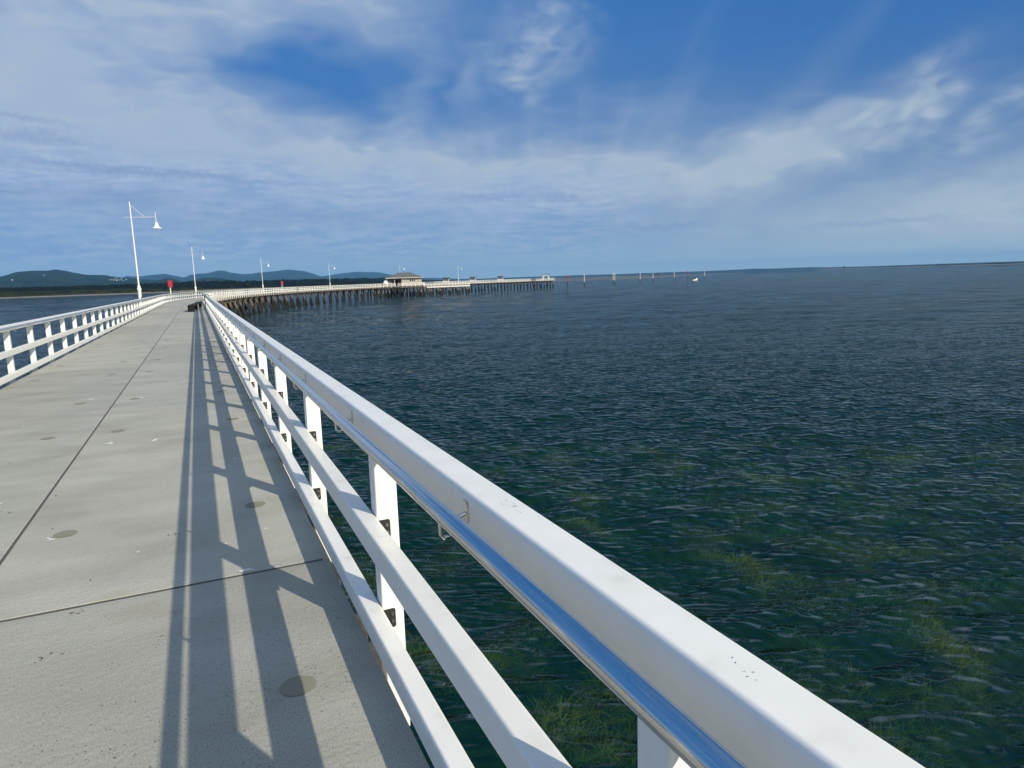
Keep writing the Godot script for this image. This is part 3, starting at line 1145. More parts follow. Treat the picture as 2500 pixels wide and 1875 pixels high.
# a point at a bearing (degrees right of -z) and a distance from the view point
func polar(az: float, dist: float, y := 0.0) -> Vector3:
	return Vector3(sin(deg_to_rad(az)) * dist, y, -cos(deg_to_rad(az)) * dist)


func plain_piles(parent: Node3D, spots: Array, top: float, lean := 0.0) -> void:
	for s in spots:
		var b := MB.new()
		b.colored = true
		var p: Vector3 = s - parent.position
		for part in [[top, -2.2 - 0.4 * rng.randf(), Color(0.24, 0.20, 0.15)]]:
			b.tint = part[2]
			b.tube([Vector3(p.x, part[0], p.z), Vector3(p.x + lean, part[1], p.z)], [0.2, 0.22], 10, false)
			b.tint = Color(0.024, 0.022, 0.017)
			b.tube([Vector3(p.x + lean, part[1], p.z), Vector3(p.x + lean * 2, SEA - 0.6, p.z)], [0.24, 0.25], 10, false)
		obj("pile", b.done(), M.pile_timber, parent)


func build_platform() -> void:
	# a wide deck juts out to the right of the pier and carries the shed
	var a := polar(-11.0, 253.5)
	var b := polar(-7.05, 262.0)
	var c := polar(-6.95, 292.5)
	var d := polar(-10.6, 268.0)
	var pf := thing("platform", "wide piled timber platform beside the pier, carrying the shed", "platform", a)
	var m := MB.new()
	var pts := [a - a, b - a, c - a, d - a]
	m.quad(pts[0] + Vector3.UP * 0.0, pts[1], pts[2], pts[3], Vector3.UP)
	for k in 4:
		var p: Vector3 = pts[k]
		var q: Vector3 = pts[(k + 1) % 4]
		m.quad(p, q, q - Vector3.UP * 0.75, p - Vector3.UP * 0.75, (q - p).cross(Vector3.UP).normalized())
	m.quad(pts[0] - Vector3.UP * 0.75, pts[1] - Vector3.UP * 0.75, pts[2] - Vector3.UP * 0.75, pts[3] - Vector3.UP * 0.75, Vector3.DOWN)
	obj("deck", m.done(), M.weathered_timber, pf)
	var spots := []
	for k in 9:
		for j in 3:
			spots.append(a.lerp(b, (k + 0.3 + 0.3 * rng.randf()) / 9.2) + (c - b).normalized() * (0.4 + j * 3.6 + rng.randf()) * 1.0)
	for k in 3:
		spots.append(b.lerp(c, 0.1 + k * 0.18))
	plain_piles(pf, spots, -0.7, 0.12)
	var e := Vector3(0, 0, 0)
	var g0 := a.lerp(b, 0.405)
	var g1 := a.lerp(b, 0.455)
	small_railing("white railing along the shed platform, left of its dark gate", [a + e, g0], "railing", 1.75, "railings on the shed platform")
	small_railing("white railing along the shed platform, right of its dark gate", [g1, b, b.lerp(c, 0.45)], "railing", 1.75, "railings on the shed platform")
	# a dark gate with a steep dark stair below it
	var gate := thing("gate", "dark gate in the white railing in front of the shed", "gate", g0)
	var dir := (g1 - g0).normalized()
	for k in 6:
		var bb := MB.new()
		var p := dir * (0.08 + 0.17 * k)
		bb.bar(p + Vector3.UP * 0.08, p + Vector3.UP * 1.02, 0.09, 0.05)
		obj("slat", bb.done(), M.dark_timber, gate)
	for h in [0.2, 0.9]:
		var bb := MB.new()
		bb.bar(Vector3.UP * h - dir.cross(Vector3.UP) * 0.05, dir * 1.0 + Vector3.UP * h - dir.cross(Vector3.UP) * 0.05, 0.04, 0.1)
		obj("cross_bar", bb.done(), M.dark_timber, gate)
	# fender timbers round the gate
	for k in 4:
		var bb := MB.new()
		var p := dir * (-0.9 + 0.9 * k) - (c - b).normalized() * 0.35
		bb.bar(p + Vector3.UP * (-4.3), p + Vector3.UP * (-0.3), 0.26, 0.26)
		obj("fender", bb.done(), M.dark_timber, pf, Transform3D(Basis(), g0 - a))
	build_shed()
	# white rounded pod on a cream base, at the left of the shed
	var at := polar(-10.15, 263.0)
	var pod := thing("covered_dinghy", "rounded white covered dinghy on a cream cradle left of the shed", "dinghy", at)
	var mb := MB.new()
	mb.box(Vector3(0, 0.42, 0), Vector3(1.7, 0.84, 1.1), 0, 0.08)
	obj("cradle", mb.done(), M.cream_cover, pod)
	mb = MB.new()
	mb.lathe([Vector2(0.92, 0.84), Vector2(0.98, 1.05), Vector2(0.94, 1.35), Vector2(0.78, 1.7), Vector2(0.5, 1.98), Vector2(0.2, 2.1), Vector2(0, 2.12)], Vector3.ZERO, 18)
	obj("cover", mb.done(), M.white_paint, pod)
	mb = MB.new()
	mb.tube([Vector3(-0.1, 2.08, 0), Vector3(-0.05, 2.45, 0)], [0.09, 0.06], 8)
	obj("vent", mb.done(), M.white_paint, pod)
	# lower landing to the right of the platform
	var y := -0.78
	var l0 := polar(-6.75, 268.0, y)
	var l1 := polar(-3.35, 283.5, y)
	var l2 := polar(-3.30, 290.0, y)
	var l3 := polar(-6.85, 276.0, y)
	var ld := thing("landing", "low piled landing in front of the pier, right of the shed", "landing", Vector3(l0.x, 0, l0.z))
	m = MB.new()
	pts = [l0, l1, l2, l3]
	for k in 4:
		pts[k] = pts[k] - ld.position
	m.quad(pts[0], pts[1], pts[2], pts[3], Vector3.UP)
	for k in 4:
		var p: Vector3 = pts[k]
		var q: Vector3 = pts[(k + 1) % 4]
		m.quad(p, q, q - Vector3.UP * 0.3, p - Vector3.UP * 0.3, (q - p).cross(Vector3.UP).normalized())
	obj("deck", m.done(), M.pale_trim, ld)
	spots = []
	for k in 5:
		for j in 2:
			spots.append((l0 as Vector3).lerp(l1, 0.03 + 0.225 * k + 0.05 * j) + Vector3(0, 0, -3.0 * j))
			spots.append((l0 as Vector3).lerp(l1, 0.03 + 0.225 * k + 0.03) + Vector3(0, 0, -1.5 * j - 1))
	for k in spots.size():
		spots[k].y = 0
	plain_piles(ld, spots, y - 0.3, 0.1)
	small_railing("white railing along the low landing right of the shed", [b.lerp(c, 0.45), l0, l1, l2], "railing", 1.9)


func build_shed() -> void:
	var at := polar(-8.55, 266.0)
	var turn := deg_to_rad(8.0)
	var s := thing("shed", "beige weatherboard shed with grey hipped roof and porch on the pier", "shed", at, turn)
	# x runs along the front (+x right), z towards the viewer; the front wall is at z 0
	var wx0 := -1.0
	var wx1 := 6.1
	var b := MB.new()
	# weatherboards of the front, one by one
	for k in 16:
		b = MB.new()
		b.sweep([Vector4(0.0, 0.0, 0, -1), Vector4(0.022, 0.0, 0.9, -0.2), Vector4(0.008, 0.195, 1, 0.1), Vector4(0.0, 0.195, 0, 1)], [[Vector3(wx0, k * 0.195, 0.0), Vector3.BACK, Vector3.UP], [Vector3(wx1, k * 0.195, 0.0), Vector3.BACK, Vector3.UP]])
		obj("board", b.done(), M.shed_wall, s)
	b = MB.new()
	b.box(Vector3((wx0 + wx1) / 2, 1.56, -3.51), Vector3(wx1 - wx0, 3.12, 7.0), 0, 0.01)
	obj("wall", b.done(), M.shed_wall, s)
	b = MB.new()
	b.box(Vector3(-3.7, 1.5, -4.5), Vector3(5.3, 3.0, 5.0), 0, 0.01)
	obj("porch_wall", b.done(), M.shed_porch_shaded, s)
	b = MB.new()
	b.box(Vector3(-6.0, 1.5, -1.0), Vector3(1.6, 3.0, 0.1), 0, 0.01)
	obj("porch_screen", b.done(), M.shed_porch_shaded, s)
	for x in [-6.85, -4.0, -1.3]:
		b = MB.new()
		b.box(Vector3(x, 1.5, 0.1), Vector3(0.16, 3.0, 0.16), 0, 0.01)
		obj("porch_post", b.done(), M.pale_trim, s)
	b = MB.new()
	b.box(Vector3(-3.2, 1.1, -1.96), Vector3(1.6, 2.2, 0.06), 0, 0.01)
	obj("door", b.done(), M.marker_black, s)
	for k in 3:
		b = MB.new()
		var x := 2.05 + k * 0.72
		b.box(Vector3(x, 1.98, 0.045), Vector3(0.7, 1.16, 0.05), 0, 0.008)
		var w := obj("window", b.done(), M.pale_trim, s)
		b = MB.new()
		b.box(Vector3(x, 1.98, 0.075), Vector3(0.48, 0.92, 0.012), 0, 0.003)
		obj("pane", b.done(), M.window_glass, w)
	for x in [wx0 + 0.05, wx1 - 0.03]:
		b = MB.new()
		b.box(Vector3(x, 1.55, 0.05), Vector3(0.2, 3.1, 0.06), 0, 0.008)
		obj("corner_board", b.done(), M.pale_trim, s)
	# hipped roof with a small gablet at the left
	b = MB.new()
	var e := 3.12
	var x0 := -7.3
	var x1 := 7.0
	var z0 := 1.0
	var z1 := -8.0
	var rz := -3.5
	var rt := 4.95
	var ra := Vector3(-2.6, rt, rz)
	var rb := Vector3(2.0, rt, rz)
	var c00 := Vector3(x0, e, z0)
	var c10 := Vector3(x1, e, z0)
	var c11 := Vector3(x1, e, z1)
	var c01 := Vector3(x0, e, z1)
	var ga := Vector3(-3.6, rt - 0.75, rz)
	b.quad(c00, c10, rb, ra, Vector3(0, 0.9, 0.4).normalized())
	b.quad(c11, c01, ra, rb, Vector3(0, 0.9, -0.4).normalized())
	b.quad(c10, c11, rb, rb, Vector3(0.4, 0.9, 0).normalized())
	var gl := Vector3(-3.3, rt - 0.7, rz + 1.75)
	var gr := Vector3(-3.3, rt - 0.7, rz - 1.75)
	b.quad(c01, c00, gl, gr, Vector3(-0.4, 0.9, 0).normalized())
	b.quad(gl, gr, ra, ra, Vector3(-0.9, 0.4, 0).normalized())
	b.quad(c00, c10, c11, c01, Vector3.DOWN)
	var roof := obj("roof", b.done(), M.shed_roof, s)
	b = MB.new()
	b.bar(ra + Vector3(-0.1, 0.03, 0), rb + Vector3(0.1, 0.03, 0), 0.3, 0.08)
	obj("ridge_cap", b.done(), M.shed_roof, roof)
	b = MB.new()
	b.bar(Vector3(x0, e - 0.12, z0), Vector3(-1.0, e - 0.12, z0), 0.05, 0.2)
	b.bar(Vector3(-1.0, e - 0.12, z0), Vector3(x1, e - 0.12, z0), 0.05, 0.2)
	obj("fascia", b.done(), M.pale_trim, roof)


func build_shelters() -> void:
	var spots := [[318.9, "flat roofed grey shelter just right of the shed"], [340.2, "flat roofed grey shelter above the end of the low landing"], [362.1, "flat roofed grey shelter, third along, in the middle of the far pier"]]
	var first: Node3D = null
	for s in spots:
		var at := place(-2.6, s[0])
		if first:
			copy(first, at, 0.25, s[1])
			continue
		first = thing("shelter", s[1], "shelter", at, 0.25, "flat roofed shelters along the far pier")
		var b := MB.new()
		b.box(Vector3(0, 2.75, 0), Vector3(3.5, 0.16, 2.4), 0, 0.02)
		obj("roof", b.done(), M.shed_roof, first)
		for x in [-1.35, 1.0]:
			b = MB.new()
			b.box(Vector3(x, 1.34, -0.5), Vector3(0.5, 2.66, 0.1), 0, 0.01)
			obj("screen", b.done(), M.shelter_grey, first)
		b = MB.new()
		b.box(Vector3(-0.2, 1.34, -0.9), Vector3(1.9, 2.66, 0.06), 0, 0.01)
		obj("back_panel", b.done(), M.shelter_grey, first)
		b = MB.new()
		b.box(Vector3(-0.2, 0.45, -0.5), Vector3(1.8, 0.06, 0.45), 0, 0.01)
		obj("seat", b.done(), M.weathered_timber, first)
	# the end shelter: white arched front under a curved dark roof
	var at := place(-1.6, 396.3)
	var sh := thing("shelter", "white arched shelter with curved roof at the pier's end", "shelter", at, 0.05)
	var b := MB.new()
	var fr := []
	for k in 9:
		var q := -1.0 + k / 4.0
		fr.append([Vector3(q * 2.1, 3.2 - 0.45 * q * q, 0), Vector3(-0.3 * q, 1, 0).normalized() * 0.07, Vector3.BACK])
	b.sweep([Vector4(-1, -1.3, -1, 0), Vector4(1, -1.3, 1, 0), Vector4(1, 1.3, 1, 0), Vector4(-1, 1.3, -1, 0)], fr)
	obj("roof", b.done(), M.shed_roof, sh)
	for z in [-1.0, 1.0]:
		b = MB.new()
		for k in 8:
			var a0 := PI * k / 8.0
			var a1 := PI * (k + 1) / 8.0
			var p0 := Vector3(-cos(a0) * 0.95, 1.5 + sin(a0) * 0.9, z)
			var p1 := Vector3(-cos(a1) * 0.95, 1.5 + sin(a1) * 0.9, z)
			b.quad(p0, p1, Vector3(p1.x * 2.0, 2.75, z), Vector3(p0.x * 2.0, 2.75, z), Vector3(0, 0, signf(z)))
		b.quad(Vector3(-1.9, 0, z), Vector3(-0.95, 0, z), Vector3(-0.95, 1.5, z), Vector3(-1.9, 2.75, z), Vector3(0, 0, signf(z)))
		b.quad(Vector3(1.9, 0, z), Vector3(0.95, 0, z), Vector3(0.95, 1.5, z), Vector3(1.9, 2.75, z), Vector3(0, 0, signf(z)))
		obj("arch_wall", b.done(), M.shelter_grey, sh)
	for x in [-1.85, 1.85]:
		b = MB.new()
		b.box(Vector3(x, 1.38, 0), Vector3(0.08, 2.76, 1.9), 0, 0.01)
		obj("side_wall", b.done(), M.shelter_grey, sh)


func build_markers() -> void:
	# piles that mark the channel: foot point, height over the water, kind
	var list := [
		[Vector3(32.8, SEA, -385.4), 6.3, "red", "nearest red topped channel marker, just off the pier's end"],
		[Vector3(40.1, SEA, -365.8), 6.6, "cream", "cream mooring pile right of the nearest red marker, standing alone"],
		[Vector3(65.1, SEA, -429.5), 6.8, "cream", "left and farther one of the close pair of cream mooring piles"],
		[Vector3(61.2, SEA, -397.4), 6.65, "cream", "right and nearer one of the close pair of cream mooring piles"],
		[Vector3(83.4, SEA, -436.8), 6.7, "cream", "cream mooring pile first right of the close pair"],
		[Vector3(99.3, SEA, -473.8), 6.75, "cream", "cream mooring pile just left of the small dark beacon"],
		[Vector3(116.3, SEA, -483.5), 6.8, "cream", "cream mooring pile between the dark beacon and the second red marker"],
		[Vector3(140.4, SEA, -540.1), 6.8, "red", "second red topped channel marker, left of the motor boat"],
		[Vector3(154.8, SEA, -544.0), 6.9, "cream", "rightmost cream mooring pile, right of the motor boat"],
		[Vector3(175.5, SEA, -809.9), 6.0, "dark", "small dark beacon between cream piles"],
		[Vector3(441.6, SEA, -905.5), 8.5, "dark", "dark beacon standing alone in open water at the right"],
		[Vector3(754.4, SEA, -1974.0), 11.0, "dark", "tiny dark beacon far out, left of the lone dark beacon"],
		[Vector3(1100.0, SEA, -2190.0), 11.0, "dark", "tiny dark beacon right of the lone one, before the low land"],
		[Vector3(760.0, SEA, -2120.0), 7.0, "dark", "tiniest dark beacon at the left of the far ones"]]
	var proto := {}
	for a in list:
		var key: String = a[2]
		var h: float = a[1]
		var group: String = {"red": "red topped channel markers", "cream": "cream mooring piles", "dark": "dark channel beacons"}[key]
		var o: Node3D
		if proto.has(key):
			o = copy(proto[key], a[0], 0.0, a[3])
			o.scale = Vector3(1, h / proto[key].get_meta("tall"), 1)
			continue
		o = thing({"red": "channel_marker", "cream": "mooring_pile", "dark": "beacon"}[key], a[3], {"red": "marker", "cream": "pile", "dark": "beacon"}[key], a[0], 0, group)
		o.set_meta("tall", h)
		proto[key] = o
		var b := MB.new()
		b.lathe([Vector2(0.24, -0.8), Vector2(0.23, 2.1)], Vector3.ZERO, 12)
		obj("wet_foot", b.done(), M.marker_black, o)
		b = MB.new()
		match key:
			"cream":
				b.lathe([Vector2(0.215, 2.1), Vector2(0.2, h - 0.5), Vector2(0.17, h - 0.48), Vector2(0.02, h)], Vector3.ZERO, 12)
				obj("shaft", b.done(), M.marker_cream, o)
			"red":
				b.lathe([Vector2(0.2, 2.1), Vector2(0.18, h - 1.2)], Vector3.ZERO, 12)
				obj("shaft", b.done(), M.marker_red, o)
				b = MB.new()
				b.lathe([Vector2(0.0, h - 1.35), Vector2(0.55, h - 1.3), Vector2(0.55, h - 0.4), Vector2(0.0, h - 0.35)], Vector3.ZERO, 14)
				obj("can_topmark", b.done(), M.marker_red, o)
				b = MB.new()
				b.tube([Vector3(0, h - 0.4, 0), Vector3(0, h, 0)], [0.07], 8)
				obj("lantern", b.done(), M.marker_black, o)
			"dark":
				b.lathe([Vector2(0.22, 2.1), Vector2(0.2, h - 1.4)], Vector3.ZERO, 12)
				obj("shaft", b.done(), M.marker_black, o)
				b = MB.new()
				b.lathe([Vector2(0.0, h - 1.45), Vector2(0.7, h - 1.4), Vector2(0.55, h - 0.8), Vector2(0.2, h - 0.1), Vector2(0.0, h)], Vector3.ZERO, 14)
				obj("topmark", b.done(), M.marker_black, o)
	build_boat()


func build_boat() -> void:
	var o := thing("motor_boat", "small white motor boat at anchor among the mooring piles", "boat", Vector3(127.1, SEA, -469.1), deg_to_rad(20))
	var b := MB.new()
	var n := 9
	# hull: sections from transom (x -2.1) to bow (x +2.1)
	var sec := []
	for k in n:
		var q := float(k) / (n - 1)
		var x := -2.1 + 4.2 * q
		var beam := 0.85 * (1.0 - pow(q, 3.2)) + 0.02
		var keel := -0.25 + 0.55 * pow(q, 3.0)
		var deck := 0.72 + 0.35 * q * q
		sec.append([Vector3(x, deck, -beam), Vector3(x, keel + 0.22, -beam * 0.82), Vector3(x, keel, 0), Vector3(x, keel + 0.22, beam * 0.82), Vector3(x, deck, beam)])
	for k in n - 1:
		for j in 4:
			var p: Vector3 = sec[k][j]
			var q: Vector3 = sec[k + 1][j]
			var mid := (p + q) / 2
			b.quad(p, q, sec[k + 1][j + 1], sec[k][j + 1], Vector3(0.2, -0.3, signf(j - 1.5)).normalized())
		b.quad(sec[k][0] - Vector3.UP * 0.2, sec[k + 1][0] - Vector3.UP * 0.2, sec[k + 1][4] - Vector3.UP * 0.2, sec[k][4] - Vector3.UP * 0.2, Vector3.UP)
	b.quad(sec[0][0], sec[0][1], sec[0][3], sec[0][4], Vector3.LEFT)
	obj("hull", b.done(), M.white_paint, o)
	b = MB.new()
	b.box(Vector3(0.75, 1.1, 0), Vector3(1.3, 0.7, 1.25), 0, 0.12)
	obj("cabin", b.done(), M.white_paint, o)
	b = MB.new()
	b.box(Vector3(0.05, 1.32, 0), Vector3(0.08, 0.55, 1.2), 0, 0.02)
	obj("windscreen", b.done(), M.window_glass, o)
	b = MB.new()
	b.box(Vector3(-0.75, 1.98, 0), Vector3(1.5, 0.07, 1.35), 0, 0.02)
	obj("canopy", b.done(), M.marker_black, o)
	for x in [-1.45, -0.05]:
		for z in [-0.62, 0.62]:
			b = MB.new()
			b.tube([Vector3(x, 0.7, z), Vector3(x, 1.96, z)], [0.025], 6)
			obj("canopy_post", b.done(), M.marker_black, o)
	b = MB.new()
	b.box(Vector3(-2.3, 0.75, 0), Vector3(0.35, 0.75, 0.4), 0, 0.08)
	b.box(Vector3(-2.3, 0.1, 0), Vector3(0.16, 0.8, 0.14), 0, 0.03)
	obj("outboard_motor", b.done(), M.marker_black, o)


func build_end_stairs() -> void:
	var a := place(0.69, 382.0)
	var o := thing("boat_stairs", "grey timber boat stairs in the railing near the pier's end", "stairs", a, frame(385.0).basis.get_euler().y)
	for k in 7:
		var b := MB.new()
		b.bar(Vector3(0, -0.3, -0.6 * k), Vector3(0, 1.0, -0.6 * k), 0.14, 0.1)
		obj("post", b.done(), M.weathered_timber, o)
	for h in [0.5, 0.95]:
		var b := MB.new()
		b.bar(Vector3(0.08, h, 0.1), Vector3(0.08, h, -3.7), 0.05, 0.12)
		obj("rail", b.done(), M.weathered_timber, o)
	for k in 11:
		var b := MB.new()
		b.bar(Vector3(0.5, -0.2 - 0.3 * k, -0.3 - 0.28 * k), Vector3(1.5, -0.2 - 0.3 * k, -0.3 - 0.28 * k), 0.28, 0.05)
		obj("tread", b.done(), M.weathered_timber, o)
	for x in [0.5, 1.5]:
		var b := MB.new()
		b.bar(Vector3(x, -0.1, -0.2), Vector3(x, -3.5, -3.4), 0.08, 0.25)
		obj("stringer", b.done(), M.weathered_timber, o)


# ---------------------------------------------------------------- land
# a hill: its skyline as bearing and height angle (degrees), seen from the pier at a distance, given real height, depth and spurs
func hill_height(line: Array, dist: float, depth: float, f: FastNoiseLite, az: float, q: float) -> float:
	var s := 0
	while s < line.size() - 2 and line[s + 1][0] < az:
		s += 1
	var w: float = clampf((az - line[s][0]) / (line[s + 1][0] - line[s][0]), 0, 1)
	w = lerpf(w, w * w * (3 - 2 * w), 0.5)
	var top: float = dist * tan(deg_to_rad(lerpf(line[s][1], line[s + 1][1], w))) + EYE - SEA
	var p := polar(az, dist + depth * q)
	var shape := pow(maxf(0.0, 1.0 - absf(q)), 0.8)
	var h := top * shape
	h += f.get_noise_2d(p.x, p.z) * top * 0.42 * (1.0 - shape) * minf(1.0, shape * 3.0)
	return SEA - 2.0 + maxf(h, 0.0)


var bush_line := []
var bush_noise: FastNoiseLite

func hill(called: String, line: Array, dist: float, depth: float, seed_: int) -> void:
	var f := FastNoiseLite.new()
	f.seed = seed_
	f.frequency = 1.0 / 900.0
	f.fractal_octaves = 5
	if called == "bush_hill":
		bush_line = line
		bush_noise = f
	var b := MB.new()
	var n := 140
	var rows := 15
	var a0: float = line[0][0]
	var a1: float = line[-1][0]
	var pos := []
	for j in rows:
		var q := -1.0 + 2.0 * j / (rows - 1)
		for k in n + 1:
			var az := lerpf(a0, a1, float(k) / n)
			var p := polar(az, dist + depth * q)
			pos.append(Vector3(p.x, hill_height(line, dist, depth, f, az, q), p.z))
	for j in rows:
		for k in n + 1:
			var e: Vector3 = pos[j * (n + 1) + mini(k + 1, n)] - pos[j * (n + 1) + maxi(k - 1, 0)]
			var g: Vector3 = pos[mini(j + 1, rows - 1) * (n + 1) + k] - pos[maxi(j - 1, 0) * (n + 1) + k]
			var nn := e.cross(g).normalized()
			b.vert(pos[j * (n + 1) + k], nn if nn.y > 0 else -nn)
	for j in rows - 1:
		for k in n:
			var i := j * (n + 1) + k
			b.tri(i, i + 1, i + n + 2)
			b.tri(i, i + n + 2, i + n + 1)
	struct(called, b.done(), M.hill_bush)


func clump(seed_: int, faces: int) -> Mesh:   # leaf clumps through a crown's volume, about 1 m in radius
	var r := RandomNumberGenerator.new()
	r.seed = seed_
	var b := MB.new()
	b.colored = true
	for k in faces:
		var d := Vector3(r.randfn(0, 1), r.randfn(0, 1), r.randfn(0, 1)).normalized()
		var p := d * pow(r.randf(), 0.4) * Vector3(1, 0.8, 1)
		var nn := (d + Vector3(r.randfn(0, 0.5), r.randfn(0.3, 0.5), r.randfn(0, 0.5))).normalized()
		var x := nn.cross(Vector3(r.randfn(0, 1), r.randfn(0, 1), 0.3)).normalized()
		var y := nn.cross(x)
		var s := r.randf_range(0.16, 0.36)
		var t := r.randf_range(0.6, 1.25)
		b.tint = Color(t, t, t * 0.9)
		b.quad(p - x * s, p - y * s * 0.7, p + x * s, p + y * s * 0.7, nn)
	return b.done()


func scatter(called: String, label: String, category: String, mesh: Mesh, xfs: Array, cols: PackedColorArray) -> void:
	var mm := MultiMesh.new()
	mm.transform_format = MultiMesh.TRANSFORM_3D
	mm.use_colors = true
	mm.mesh = mesh
	mm.instance_count = xfs.size()
	for k in xfs.size():
		mm.set_instance_transform(k, xfs[k])
		mm.set_instance_color(k, cols[k])
	var o := MultiMeshInstance3D.new()
	o.name = numbered(called)
	o.multimesh = mm
	o.material_override = M.leaf
	add_child(o)
	tag(o, label, category)
	o.set_meta("kind", "stuff")


# shore: bearing, distance of the water's edge, height of the ground behind, height of the wood, first row of trees behind the edge
const SHORE := [[-62.0, 900.0, 9.5, 6.0, 190.0], [-46.0, 1000.0, 9.5, 6.0, 190.0], [-36.5, 1090.0, 9.5, 6.0, 190.0], [-28.8, 1150.0, 9.5, 6.5, 170.0], [-25.0, 1230.0, 8.0, 10.0, 90.0], [-22.0, 1300.0, 6.0, 11.5, 45.0], [-16.0, 1500.0, 6.0, 12.0, 40.0], [-10.5, 1800.0, 6.0, 12.0, 40.0], [-7.5, 2300.0, 4.5, 6.0, 40.0], [-4.2, 3000.0, 2.0, 2.0, 40.0]]

func shore_at(az: float) -> Array:
	var s := 0
	while s < SHORE.size() - 2 and SHORE[s + 1][0] < az:
		s += 1
	var w: float = clampf((az - SHORE[s][0]) / (SHORE[s + 1][0] - SHORE[s][0]), 0, 1)
	var out := []
	for k in 5:
		out.append(lerpf(SHORE[s][k], SHORE[s + 1][k], w))
	return out


func ground_height(back: float, s: Array) -> float:   # above the water, by the distance behind its edge
	var pts := [[-30.0, -0.6], [0.0, 0.0], [16.0, 0.7], [26.0, 1.1], [29.0, 2.0], [60.0, 2.6], [130.0, s[2] * 0.62], [240.0, s[2]], [900.0, s[2] * 1.1], [1500.0, 2.0]]
	if s[4] < 100.0:
		pts = [[-30.0, -0.6], [0.0, 0.0], [10.0, 0.6], [22.0, 1.2], [26.0, 2.0], [60.0, s[2] * 0.6], [130.0, s[2] * 0.8], [240.0, s[2]], [700.0, s[2]], [1300.0, 1.0]]
	for k in pts.size() - 1:
		if back <= pts[k + 1][0]:
			return lerpf(pts[k][1], pts[k + 1][1], (back - pts[k][0]) / (pts[k + 1][0] - pts[k][0]))
	return 1.0


